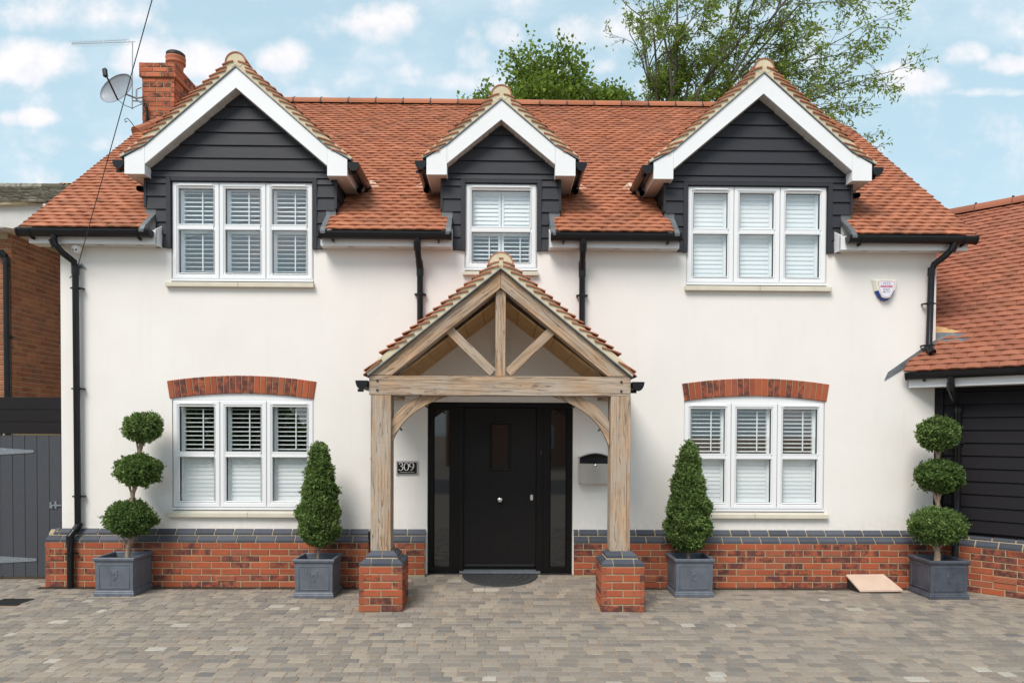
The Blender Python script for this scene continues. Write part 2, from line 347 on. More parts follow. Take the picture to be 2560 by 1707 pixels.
    def obj(s, name, mat, parent=None, smooth=False, loc=None, bevel=0, **kw):
        V = np.array(s.V)
        c = Vector(loc) if loc is not None else Vector(((V.min(0) + V.max(0)) / 2).tolist())
        me = s.mesh(name, c, smooth); me.materials.append(MT[mat] if isinstance(mat, str) else mat)
        o = link(name, me, c, parent)
        if bevel:
            bm_ = o.modifiers.new('bevel', 'BEVEL'); bm_.width = bevel; bm_.segments = 2; bm_.limit_method = 'ANGLE'
        return props(o, **kw)
def fastmesh(name, V, F4, R, mat, smooth=False):
    me = bpy.data.meshes.new(name); V = np.asarray(V, dtype=np.float32); nv = len(V); F4 = np.asarray(F4, dtype=np.int32).reshape(-1, 4); nf = len(F4)
    me.vertices.add(nv); me.vertices.foreach_set('co', V.ravel())
    me.loops.add(nf*4); me.polygons.add(nf)
    me.polygons.foreach_set('loop_start', np.arange(0, nf*4, 4, dtype=np.int32))
    me.loops.foreach_set('vertex_index', F4.ravel())
    me.update(calc_edges=True)
    a = me.attributes.new('rnd', 'FLOAT', 'FACE'); a.data.foreach_set('value', np.asarray(R, dtype=np.float32)[:nf])
    me.materials.append(MT[mat]); return me
# brick: local box centred at origin, front face towards -Y with worn arrises
def brick_mesh(L, Hh=.065, Dp=.05, c=.005, seed=0):
    rr = random.Random(seed); j = lambda a=.0012: rr.uniform(-a, a)
    V = [(-L/2, Dp/2, -Hh/2), (L/2, Dp/2, -Hh/2), (L/2, Dp/2, Hh/2), (-L/2, Dp/2, Hh/2)]
    V += [(-L/2+j(), -Dp/2+c, -Hh/2+j()), (L/2+j(), -Dp/2+c, -Hh/2+j()), (L/2+j(), -Dp/2+c, Hh/2+j()), (-L/2+j(), -Dp/2+c, Hh/2+j())]
    V += [(-L/2+c+j(), -Dp/2+j(), -Hh/2+c+j()), (L/2-c+j(), -Dp/2+j(), -Hh/2+c+j()), (L/2-c+j(), -Dp/2+j(), Hh/2-c+j()), (-L/2+c+j(), -Dp/2+j(), Hh/2-c+j())]
    F = [(0,3,2,1)] + [(a, (a+1) % 4, 4+(a+1) % 4, 4+a) for a in range(4)] + [(4+a, 4+(a+1) % 4, 8+(a+1) % 4, 8+a) for a in range(4)] + [(8,9,10,11)]
    return V, F
_bc = {}
def brick_data(L, mat, Hh=.065, Dp=.05):
    key = (round(L, 3), mat, Hh, Dp)
    if key not in _bc:
        l = []
        for i in range(3):
            V, F = brick_mesh(L, Hh, Dp, seed=i+int(L*1000)); m = MB().add(V, F).mesh('brick'); m.materials.append(MT[mat]); l.append(m)
        _bc[key] = l
    return random.choice(_bc[key])
def brick_run(parent, mat, org, du, length, courses, first=0, cz=.075, name='brick', hide=None, Dp=.05, count=None, stuff=None, hx=0.):
    """running bond; org = bottom left of the face (x,y,z); du = unit direction along the wall; outward normal = du x up"""
    du = Vector(du); nrm = du.cross(Vector((0, 0, 1))); ang = math.atan2(du.y, du.x)
    for k in range(courses):
        t = -(.1125 if (k + first) % 2 else 0.) - hx
        while t < length - .02:
            a, b = max(t, 0), min(t + .215, length); t += .225
            if b - a < .03: continue
            c = Vector(org) + du * ((a+b)/2) + Vector((0, 0, k*cz + .0375)) - nrm * (Dp/2) + nrm * random.uniform(-.0015, .0015)
            if hide and hide(c): continue
            if stuff is not None and count is not None and count[0] <= 0:
                V, F = brick_mesh(b-a, Dp=Dp, seed=k); M_ = Matrix.Translation(c) @ Matrix.Rotation(ang, 4, 'Z')
                stuff.add([M_ @ Vector(v) for v in V], F, random.random()); continue
            if count is not None: count[0] -= 1
            link(name, brick_data(b-a, mat, Dp=Dp), c, parent, (random.uniform(-.004, .004), random.uniform(-.004, .004), ang))
# beam with its grain along local X
def beam(name, p0, p1, w_, h_, mat, parent, bevel=.004, roll=0, cuts=None):
    """w_ = thickness across (depth, world Y for beams in the front plane), h_ = height"""
    p0, p1 = Vector(p0), Vector(p1); d = p1 - p0; L = d.length; x = d.normalized()
    yv = Vector((0, 1, 0)) if abs(x.y) < .9 else Vector((1, 0, 0))
    z = x.cross(yv).normalized(); yv = z.cross(x).normalized()
    c0, c1 = cuts or ((0, 0), (0, 0))      # shear of the ends: (bottom, top) offsets along x
    V = []
    for (xx, cc) in ((-L/2, c0), (L/2, c1)):
        for yy_ in (-w_/2, w_/2):
            V += [(xx + cc[0], yy_, -h_/2), (xx + cc[1], yy_, h_/2)]
    F = [(0,1,3,2), (4,6,7,5), (0,4,5,1), (2,3,7,6), (0,2,6,4), (1,5,7,3)]
    me = MB().add(V, F).mesh(name); me.materials.append(MT[mat])
    R = Matrix((x, yv, z)).transposed()
    o = link(name, me, (p0+p1)/2, parent, R.to_euler())
    if bevel: b = o.modifiers.new('bevel', 'BEVEL'); b.width = bevel; b.segments = 2
    return o
# ================================================================== GROUND
def gh(x, y):     # paving rises as a gentle ramp to the door between the porch pillars
    t = min(max((1.40 - abs(x - .01)) / .22, 0), 1) if y > -1.3 else 0
    return .14 * min(max((y + 1.3) / 1.3, 0), 1.0) * (t * t * (3 - 2 * t))
ground = empty('driveway', (0, -3, 0), kind='structure')
g = MB(); xs = [-400, -60, -20, -9] + [round(-7 + .14*i, 3) for i in range(101)] + [9, 20, 60, 400]; ys = [-400, -60, -20, -8, -6, -4.5] + [round(-1.5 + .1*i, 2) for i in range(18)] + [3, 10, 40, 400]
for y in ys:
    for x in xs: g.V.append((x, y, gh(x, y) - .0045))
nx = len(xs)
for j in range(len(ys)-1):
    for i in range(nx-1): g.F.append((j*nx+i, j*nx+i+1, (j+1)*nx+i+1, (j+1)*nx+i)); g.R.append(0)
g.obj('ground', 'joint', kind='structure', smooth=True)
g = MB(); g.box(-60, 60, -60, -5.02, -.02, -.003); g.obj('far_driveway', 'far', kind='structure')
def sett_mesh(L, Wd, seed, st=None, M_=None, r=0):
    rr = random.Random(seed); c = .012; z1 = 0.0; j = lambda: rr.uniform(-.0025, .0025)
    o = [(-L/2+c, -Wd/2), (L/2-c, -Wd/2), (L/2, -Wd/2+c), (L/2, Wd/2-c), (L/2-c, Wd/2), (-L/2+c, Wd/2), (-L/2, Wd/2-c), (-L/2, -Wd/2+c)]
    o = [(a+j(), b+j()) for a, b in o]; i_ = [(a*(1-.012/L), b*(1-.012/Wd)) for a, b in o]
    V = [(a, b, -.03) for a, b in o] + [(a, b, -.004) for a, b in o] + [(a, b, z1+rr.uniform(-.0012, .0012)) for a, b in i_]
    F = [(k, (k+1) % 8, 8+(k+1) % 8, 8+k) for k in range(8)] + [(8+k, 8+(k+1) % 8, 16+(k+1) % 8, 16+k) for k in range(8)] + [tuple(range(16, 24))]
    if st is not None: return st.add([M_ @ Vector(v) for v in V], F, r)
    return MB().add(V, F)
LS = [.09, .11, .13, .15, .165]
sd_ = {}
for L in LS:
    l = []
    for q in range(3): me = sett_mesh(L-.005, .101, q+int(L*999)).mesh('sett'); me.materials.append(MT['sett']); l.append(me)
    sd_[L] = l
def blocked(x, y):
    if y > -.12 and not (-.86 < x < .88): return True
    if y > .10: return True
    for px in (-1.185, 1.26):
        if abs(x - px) < .235 and -1.26 < y < -.78: return True
    if x > 5.0 and (x - 5.26) + (y - 0.0) > -.10: return True   # in front of the garage plinth
    if -5.33 < x < -4.98 and -1.0 < y < -.67: return True
    return False
pos_l = []; y = -4.96; row = 0
while y < 2.6:
    x = -7.1 + rng.uniform(0, .1)
    while x < 7.3:
        L = LS[rng.integers(0, 5)]
        cx = x + L/2; x += L
        if y > .05 and cx > -5.3: continue
        if cx > -5.3 and blocked(cx, y): continue
        if cx <= -5.3 and y > .3: continue
        pos_l.append((cx, y, L))
    y += .105; row += 1
pos_l = [(a, b+.004*math.sin(a*.9+1), L) for a, b, L in pos_l]
vis = [i for i, p in enumerate(pos_l) if p[1] > -3.15 and abs(p[0]-.1) < (p[1]+8.4)*.73]
order = sorted(vis, key=lambda i: pos_l[i][1])[:300]; oset = set(order)
st = MB()
for i, (a, b, L) in enumerate(pos_l):
    h = gh(a, b); sl = math.atan((gh(a, b+.05) - gh(a, b-.05)) / .1); sx = -math.atan((gh(a+.05, b) - gh(a-.05, b)) / .1)
    M_ = Matrix.Translation((a, b, h + random.uniform(-.002, .002))) @ Matrix.Rotation(sl, 4, 'X') @ Matrix.Rotation(sx, 4, 'Y') @ Matrix.Rotation(random.uniform(-.018, .018), 4, 'Z')
    if i in oset: link('sett', random.choice(sd_[L]), M_.translation, ground, M_.to_euler())
    else: sett_mesh(L-.005, .101, i, st, M_, random.random())
st.obj('sett_field', 'sett', ground, kind='stuff')
# ================================================================== HOUSE
house = empty('house', (0, 0, 0), 'white rendered two storey house with three charcoal clad gables and clay tile roof', 'house')
T40 = math.tan(rad(39.6)); CS, SN = math.cos(rad(39.6)), math.sin(rad(39.6))
EY, EZ = -.27, 4.085        # front eaves edge of the tiles (roof plane)
def zroof(y): return EZ + (y - EY) * T40
RY = 3.55; RZ = zroof(RY)
XL, XR = -5.12, 5.165
# rendered front wall with window and door openings (grid of quads with reveals)
wall = MB()
HOLES = [(-3.836, -2.18, 3.55, 4.9), (-.418, .434, 3.70, 4.9), (2.19, 3.856, 3.55, 4.9), (-3.836, -2.178, .885, 2.26), (2.18, 3.856, .885, 2.26), (-.849, .868, .0, 2.171)]
xsw = sorted({XL, XR} | {v for h in HOLES for v in h[:2]}); zsw = sorted({0., .68, 3.945, 4.3} | {v for h in HOLES for v in h[2:4] if v < 4.3})
def inhole(x, z): return any(h[0] < x < h[1] and h[2] < z < h[3] for h in HOLES)
for i in range(len(xsw)-1):
    for j in range(len(zsw)-1):
        cx, cz = (xsw[i]+xsw[i+1])/2, (zsw[j]+zsw[j+1])/2
        if inhole(cx, cz): continue
        wall.add([(xsw[i],0,zsw[j]), (xsw[i+1],0,zsw[j]), (xsw[i+1],0,zsw[j+1]), (xsw[i],0,zsw[j+1])], [(0,1,2,3)])
for (a, b, c, d) in HOLES:
    d2 = min(d, 4.3); dp = .18
    wall.add([(a,0,c),(a,dp,c),(a,dp,d2),(a,0,d2)], [(0,1,2,3)]); wall.add([(b,0,c),(b,dp,c),(b,dp,d2),(b,0,d2)], [(3,2,1,0)])
    wall.add([(a,0,c),(b,0,c),(b,dp,c),(a,dp,c)], [(0,1,2,3)])
    if d < 4.3: wall.add([(a,0,d),(b,0,d),(b,dp,d),(a,dp,d)], [(3,2,1,0)])
wall.add([(XL,0,0),(XL,7.3,0),(XL,7.3,4.0),(XL,RY,6.2),(XL,0,4.1)], [(0,1,2,3,4)]); wall.add([(XR,0,0),(XR,7.3,0),(XR,7.3,4.0),(XR,RY,6.5),(XR,0,4.1)], [(4,3,2,1,0)])
wall.add([(XL,7.3,0),(XR,7.3,0),(XR,7.3,4),(XL,7.3,4)], [(3,2,1,0)])
wall.obj('wall', 'render', house)
# plinth
red_l = (-5.25, -.862); red_r = (.878, 5.33)
plinth = MB()
for (a, b) in (red_l, red_r):
    plinth.box(a+.006, b-.006, -.104, -.002, -.02, .528)
    plinth.prism([(-.104, .528), (-.104, .545), (-.052, .588), (-.045, .604), (-.043, .620), (-.002, .660), (-.002, .528)], a+.006, b-.006, axis='x')
pl = plinth.obj('plinth', 'mortar', house)
bc = [252]; stf = MB()
hp = lambda c: (.05 > c.z - gh(c.x, -.1) - .0 and abs(c.x) < 1.4 and c.z < .12)
brick_run(pl, 'brick', (red_l[0], -.11, 0), (1, 0, 0), red_l[1]-red_l[0], 7, 0, hide=hp, count=bc, stuff=stf)
brick_run(pl, 'brick', (red_r[0], -.11, 0), (1, 0, 0), 5.25-red_r[0], 7, 1, hide=hp, count=bc, stuff=stf)
if stf.V: stf.obj('brick_run', 'brick', pl, kind='stuff')
# left end of the plinth
brick_run(pl, 'brick', (red_l[0], .33, 0), (0, -1, 0), .44, 7, 1, count=[999])
pb = MB().box(-5.245, -5.12, -.1, .33, 0, .527); pb.prism([(-5.245, .527), (-5.245, .545), (-5.192, .588), (-5.184, .604), (-5.182, .62), (-5.14, .66), (-5.12, .527)], -.04, .33); pb.obj('plinth_return', 'mortar', house)
# sloped blue plinth bricks
def blue_mesh(L, kind, seed):
    rr = random.Random(seed); L -= .004
    prof = [(-.002, .0), (-.055, .0), (-.055, .022), (-.0, .066)] if kind == 0 else [(-.002, .0), (-.048, .0), (-.048, .022), (.0, .066)]
    prof = [(.02, 0)] + prof[1:] + [(.02, .066)]
    V = [(-L/2, a, b) for a, b in prof] + [(L/2, a, b) for a, b in prof]; n = len(prof)
    F = [tuple(range(n))[::-1], tuple(range(n, 2*n))] + [(i, (i+1) % n, (i+1) % n+n, i+n) for i in range(n)]
    m = MB().add(V, F).mesh('plinth_brick'); m.materials.append(MT['blue']); return m
bl = [[blue_mesh(.215, k, i) for i in range(2)] for k in (0, 1)]
_blc = {}
def blue_run(par, org, du, length, k, shift):
    du = Vector(du); ang = math.atan2(du.y, du.x); t = -shift
    while t < length - .02:
        a, b = max(t, 0), min(t+.215, length); t += .225
        if b-a < .03: continue
        if abs(b-a-.215) < .002: me = random.choice(bl[k])
        else:
            me = blue_mesh(b-a, k, 1)
        link('plinth_brick', me, Vector(org) + du*((a+b)/2), par, (0, 0, ang))
for (a, b) in (red_l, (red_r[0], 5.27)):
    blue_run(pl, (a, -.056, .530), (1, 0, 0), b-a, 0, .05); blue_run(pl, (a+(.06 if a < 0 else 0), -.001, .606), (1, 0, 0), b-a-(.06 if a < 0 else 0), 1, .16)
blue_run(pl, (-5.195, .33, .530), (0, -1, 0), .385, 0, .05); blue_run(pl, (-5.14, .33, .606), (0, -1, 0), .33, 1, .1)
# brick vents
for vx in (-3.17, 1.73):
    v = MB().box(vx-.107, vx+.107, -.108, -.09, .08, .142)
    for k in range(4): v.box(vx-.105, vx+.105, -.119, -.109, .083+k*.0155, .092+k*.0155)
    v.obj('air_brick', 'terracotta', house)
# drain along the wall base
for (a, b) in ((-5.3, -1.42), (1.5, 5.12)):
    d_ = MB().box(a, b, -.185, -.112, -.03, .002)
    for i in range(int((b-a)/.03)): d_.box(a+i*.03, a+i*.03+.012, -.183, -.114, .003, .009)
    d_.obj('slot_drain', 'drain', house)
# ------------------------------------------------------------------ main roof
roof_s = MB()       # underlay slab
sl = .10
ym = 1.75
roof_s.prism([(ym, zroof(ym)-.03), (RY, RZ-.03), (RY, RZ-.10), (ym, zroof(ym)-.10)], -4.72, 4.95, axis='x')
for (a_, b_) in ((-5.34, -4.11), (-1.93, -.68), (.69, 1.935), (4.115, 5.40)): roof_s.prism([(EY+.03, EZ-.02), (ym, zroof(ym)-.03), (ym, zroof(ym)-.10), (EY+.05, EZ-.05), (EY+.03, EZ-.05)], a_, b_, axis='x')
roof_s.prism([(RY, RZ-.03), (7.6, RZ-.03-(7.6-RY)*T40), (7.6, RZ-.1-(7.6-RY)*T40), (RY, RZ-.10)], -4.72, 4.95, axis='x')
roof = roof_s.obj('roof', 'osb', house)
_tv = []
def tile_mesh(Wd, seed, L=.21, Th=.017, camb=.006):
    rr = random.Random(seed); wv = [rr.uniform(-.0032, .0032) for _ in range(4)]
    xs_ = [-Wd/2, -Wd/6, Wd/6, Wd/2]; V = []
    for (yl, zt) in ((0, .034), (L, .006)):      # local: y up-slope, z off the roof
        for i, x in enumerate(xs_):
            cz = camb*(1-(x/(Wd/2))**2) + (wv[i] if yl == 0 else 0)
            V += [(x, yl, zt+cz), (x, yl, zt+cz-Th)]
    F = []
    for i in range(3): a = i*2; F += [(a, a+2, a+10, a+8), (a+1, a, 0+a+0, a+1)][:1]; F.append((a+1, a+3, a+2, a))
    F.append((0, 8, 9, 1)); F.append((6, 7, 15, 14))
    return V, F
def tile_data(Wd, mat, seed):
    V, F = tile_mesh(Wd, seed); m = MB().add(V, F).mesh('tile'); m.materials.append(MT[mat]); return m
_td = {}
def lay_tiles(parent, mat, org, du, dv, rows, xr, budget, stname, gauge=.1, W_=.165, keep=None, jig=1.):
    """org eaves origin, du along eaves, dv up the slope; xr(k) -> list of (x0,x1) spans of course k; budget nearest pieces become objects"""
    du, dv = Vector(du).normalized(), Vector(dv).normalized(); n_ = du.cross(dv).normalized(); org = Vector(org)
    R = Matrix((du, dv, n_)).transposed().to_4x4(); items = []
    for k in range(rows):
        off = (k % 2)*W_/2
        for (x0, x1) in xr(k):
            i = math.floor((x0-off)/W_)
            while off + i*W_ < x1:
                a, b = max(off+i*W_+.0015, x0), min(off+(i+1)*W_-.0015, x1); i += 1
                if b-a < .02: continue
                c = org + du*((a+b)/2) + dv*(k*gauge + random.uniform(-.003, .003)*jig)
                if keep and not keep(c): continue
                items.append((k, c, b-a))
    cnt = 0; sm = MB()
    for (k, c, wd) in items:
        M_ = Matrix.Translation(c) @ R @ Matrix.Rotation(random.gauss(0, .011)*jig, 4, 'Z') @ Matrix.Rotation(random.gauss(0, .010)*jig, 4, 'Y') @ Matrix.Rotation(random.uniform(-.012, .02)*jig, 4, 'X')
        if cnt < budget:
            cnt += 1; key = (mat, round(wd, 2))
            if key not in _td: _td[key] = [tile_data(wd if wd < .16 else .162, mat, q) for q in range(4 if wd > .16 else 1)]
            link('tile', random.choice(_td[key]), M_.translation, parent, M_.to_euler())
        else:
            V, F = tile_mesh(wd, random.randrange(9999)); sm.add([M_ @ Vector(v) for v in V], F, random.random())
    if sm.V: sm.obj(stname, mat, parent, kind='stuff')
GAB = [(-3.02, 1.265, 1.10, .985, 5.955), (.005, .855, .69, .565, 5.62), (3.025, 1.265, 1.10, .985, 5.955)]
def spans(k):
    z = EZ + k*.1*SN; y = EY + k*.1*CS
    x0, x1 = (-5.40, 5.46)
    if z > 6.20: x0 += (z-6.20)*.62      # half hips
    if z > 6.5: x1 -= (z-6.5)*.5
    cuts = []
    for (cx, half, up, lo, za) in GAB:
        zg = za + .12
        if z < 4.42: hw = lo + .055
        elif z < 4.95: hw = up + .01
        else: hw = min(up + .01, (zg-z)/.868 - .12)
        if hw > 0: cuts.append((cx-hw, cx+hw))
    s_ = []; a = x0
    for (c, d) in cuts:
        if c > a: s_.append((a, c))
        a = max(a, d)
    if a < x1: s_.append((a, x1))
    return s_
lay_tiles(roof, 'tile', (0, EY, EZ), (1, 0, 0), (0, CS, SN), 49, spans, 300, 'tile_field')
# half hip slopes and the back slope (plain slabs of tile)
for s in (-1, 1):
    zh_ = 6.20 if s < 0 else 6.50; xe = -5.40 if s < 0 else 5.46; y0 = (zh_-EZ)/T40+EY; xr_ = xe - s*(RZ-zh_)*.62
    m = MB().add([(xe, y0, zh_+.01), (xe, 2*RY-y0, zh_+.01), (xr_, RY, RZ+.01)], [(0, 2, 1) if s < 0 else (0, 1, 2)]); m.obj('half_hip', 'tile', house)
    h = MB()
    for i in range(6):
        a = Vector((xe, y0, zh_+.02)).lerp(Vector((xr_, RY, RZ+.02)), i/6); b = Vector((xe, y0, zh_+.02)).lerp(Vector((xr_, RY, RZ+.02)), (i+1)/6+.02)
        h.tube([a, b], [.088, .075], 10)
    if s < 0: h.obj('hip_tile_run', 'tile', house, kind='stuff')
    if s < 0:
        c_ = MB(); c_.tube([(xe+.02, y0-.02, 6.24), (xe-.03, y0-.05, 6.33), (xe-.09, y0-.07, 6.40), (xe-.13, y0-.07, 6.38), (xe-.12, y0-.07, 6.34), (xe-.09, y0-.07, 6.355)], .006, 6); c_.obj('hip_iron', 'iron', house)
b = MB().add([(-5.4, 7.7, zroof(2*RY-7.7)), (5.46, 7.7, zroof(2*RY-7.7)), (4.95, RY, RZ), (-4.72, RY, RZ)], [(0,1,2,3)]); b.obj('back_slope', 'tile', house)
# ridge tiles with clips
def half_round(L, r, th=.014, n=10, depth=.0):
    m = MB()
    for x in (-L/2, L/2):
        for rr in (r, r-th):
            for i in range(n+1): t = PI*i/n; m.V.append((x, rr*math.cos(t), rr*math.sin(t)))
    q = n+1
    for i in range(n):
        m.F += [(i, i+1, 2*q+i+1, 2*q+i), (q+i, 3*q+i, 3*q+i+1, q+i+1), (i, q+i, q+i+1, i+1), (2*q+i, 2*q+i+1, 3*q+i+1, 3*q+i)]; m.R += [0]*4
    return m
rm = half_round(.443, .115).mesh('ridge_tile', smooth=False); rm.materials.append(MT['tile'])
x = -4.55
while x < 4.7:
    link('ridge_tile', rm, (x, RY, RZ-.02), roof, (0, 0, 0))
    cl_ = MB().box(x+.218, x+.232, RY-.03, RY-.005, RZ+.088, RZ+.108); cl_.box(x+.213, x+.237, RY-.135, RY-.115, RZ-.03, RZ+.005); cl_.box(x+.221, x+.229, RY-.118, RY-.11, RZ-.02, RZ+.06); cl_.obj('ridge_clip', 'iron', roof)
    x += .45
# eaves boxes, soffits, gutters
def gutter(parent, p0, p1, name='gutter', r=.056):
    """half round gutter running from p0 to p1 (horizontal), rim height at p.z"""
    p0, p1 = Vector(p0), Vector(p1); L = (p1-p0).length
    m = MB(); n = 12; d = (p1-p0).normalized(); s_ = d.cross(Vector((0, 0, 1)))
    def arc(p, rr): return [p + s_*math.cos(PI+PI*i/n)*rr + Vector((0, 0, math.sin(PI+PI*i/n)*rr*1.5)) for i in range(n+1)]
    for (a, b, rr, th) in ((p0, p1, r, .003),):
        q = n+1; m.V += [tuple(v) for v in arc(a, rr)+arc(a, rr-th)+arc(b, rr)+arc(b, rr-th)]
        for i in range(n): m.F += [(i, i+1, 2*q+i+1, 2*q+i), (q+i, 3*q+i, 3*q+i+1, q+i+1), (i, q+i, q+i+1, i+1), (2*q+i, 2*q+i+1, 3*q+i+1, 3*q+i)]; m.R += [0]*4
        m.F += [(0, q, 3*q, 2*q), (n, 2*q+n, 3*q+n, q+n)]; m.R += [0, 0]
    o = m.obj(name, 'black', parent, smooth=False)
    # end caps and rim lips
    for e, dd in ((p0, -d), (p1, d)):
        c_ = MB(); A = arc(e + dd*.004, r+.004); B_ = arc(e - dd*.018, r+.004); q = n+1
        c_.V += [tuple(v) for v in A+B_]; c_.F += [tuple(range(q)), tuple(range(2*q-1, q-1, -1))] + [(i, i+q, i+q+1, i+1) for i in range(n)] + [(n, 2*q-1, q, 0)]; c_.R = [0]*len(c_.F)
        c_.obj('end_cap', 'black', o)
    k = max(2, int(L/.9))
    for i in range(k):
        t = (i+.12)/(k-.76) if k > 1 else .5; p = p0.lerp(p1, min(max(t, .05), .95)); c_ = MB()
        A = arc(p - d*.012, r+.006); B_ = arc(p + d*.012, r+.006); q = n+1
        c_.V += [tuple(v) for v in A+B_]; c_.F += [(j, j+1, q+j+1, q+j) for j in range(n)]; c_.R = [0]*len(c_.F)
        c_.obox(p + s_*(-.0) + d*-.008 + Vector((0, 0, -1.5*r-.022)), d*.016, s_*-.06, Vector((0, 0, .03)))
        c_.obj('gutter_bracket', 'black', o)
    return o
for (a, b, ga, gb) in ((-5.363, -3.93, -5.439, -3.949), (-2.055, -.557, -2.051, -.56), (.566, 2.061, .578, 2.063), (3.93, 5.417, 3.984, 5.466)):
    f = MB().box(a, b, -.18, -.162, 3.945, 4.10); fo = f.obj('fascia', 'white', house)
    fo2 = MB().box(a+.002, b-.002, -.16, -.002, 3.947, 3.957).obj('soffit', 'soffit', fo)
    e = MB()
    for xx in ((b,) if b < 0 and a < -4 else (a,) if a > 3 else (a, b)):
        s = 1 if xx == b else -1
        e.prism([(-.183, 4.11), (-.183, 3.942), (-.002, 3.942), (-.002, 4.20)], xx - (.012 if s > 0 else 0), xx + (.012 if s < 0 else 0) + 0, axis='x')
    e.obj('box_end', 'white2', fo)
    for i in range(3):
        vx = a + (b-a)*(i+.7)/3.2; v = MB(); v.lathe((vx, -.09, 3.938), [(.034, 0), (.034, .006)], 14); v.lathe((vx, -.09, 3.934), [(.018, 0), (.018, .004)], 10); v.obj('soffit_vent', 'soffit', fo2)
    gutter(house, (ga, -.245, 4.083), (gb, -.245, 4.083))
# side overhangs
for s, x0, x1 in ((-1, -5.363, XL), (1, XR, 5.417)):
    sm_ = MB().prism([(-.16, 3.947), (2.3, 3.947+(2.3)*T40*.985), (2.3, 3.957+2.3*T40*.985), (-.16, 3.957)], x0+.002, x1, axis='x')
    sm_.obj('verge_soffit', 'soffit', house)
    xx = x0 if s < 0 else x1-.018
    MB().prism([(-.16, 3.945), (-.16, 4.08), (2.32, 4.08+2.44*T40), (2.32, 3.945+2.30*T40)], xx, xx+.018, axis='x').obj('side_bargeboard', 'white2', house)
def downpipe(parent, pts, r=.036, brk=(), name='downpipe', joints=(), sock=True):
    P = [Vector(p) for p in pts]
    o = MB().tube(P, r, 12, cap=False).obj(name, 'black', parent, smooth=True)
    for (i) in joints:
        d = (P[min(i+1, len(P)-1)]-P[i-1 if i else 0]).normalized(); MB().tube([P[i]-d*.045, P[i]+d*.045], r+.006, 12).obj('pipe_joint', 'black', o)
    for (p) in brk:
        b_ = MB().tube([Vector(p)+Vector((0, 0, -.011)), Vector(p)+Vector((0, 0, .011))], r+.006, 12); b_.box(p[0]-.062, p[0]+.062, p[1]+r-.012, p[1]+r+.004, p[2]-.010, p[2]+.010)
        b_.box(p[0]-.066, p[0]-.046, p[1]+.0, p[1]+.075, p[2]-.008, p[2]+.008); b_.box(p[0]+.046, p[0]+.066, p[1]-.005, p[1]+.075, p[2]-.008, p[2]+.008)
        b_.obj('pipe_bracket', 'black', o)
    return o
downpipe(house, [(-5.04, -.245, 4.05), (-5.04, -.245, 3.93), (-4.99, -.18, 3.84), (-4.915, -.085, 3.76), (-4.905, -.07, 3.66), (-4.90, -.06, .72), (-4.90, -.065, .70), (-4.925, -.12, .63), (-4.935, -.155, .60), (-4.93, -.16, .56), (-4.93, -.16, .02)],
         brk=[(-4.903, -.07, 3.46), (-4.90, -.065, 2.30), (-4.90, -.06, 1.05), (-4.93, -.16, .40)], joints=(1, 4, 6, 9))
for s in (-1, 1):
    x = .945*s
    downpipe(house, [(x, -.245, 4.05), (x, -.245, 3.93), (x+.004, -.17, 3.83), (x+.008, -.085, 3.76), (x+.012, -.06, 3.68), (x+.014, -.06, 2.98)], brk=[(x+.013, -.06, 3.42)], joints=(1, 3, 4))
downpipe(house, [(5.21, -.245, 4.05), (5.205, -.245, 3.96), (5.15, -.19, 3.88), (5.07, -.11, 3.80), (5.05, -.09, 3.72), (5.043, -.075, 2.86), (5.043, -.11, 2.80), (5.043, -.16, 2.77)], brk=[(5.047, -.08, 3.35), (5.044, -.08, 3.10 - .24)], joints=(1, 4, 6))
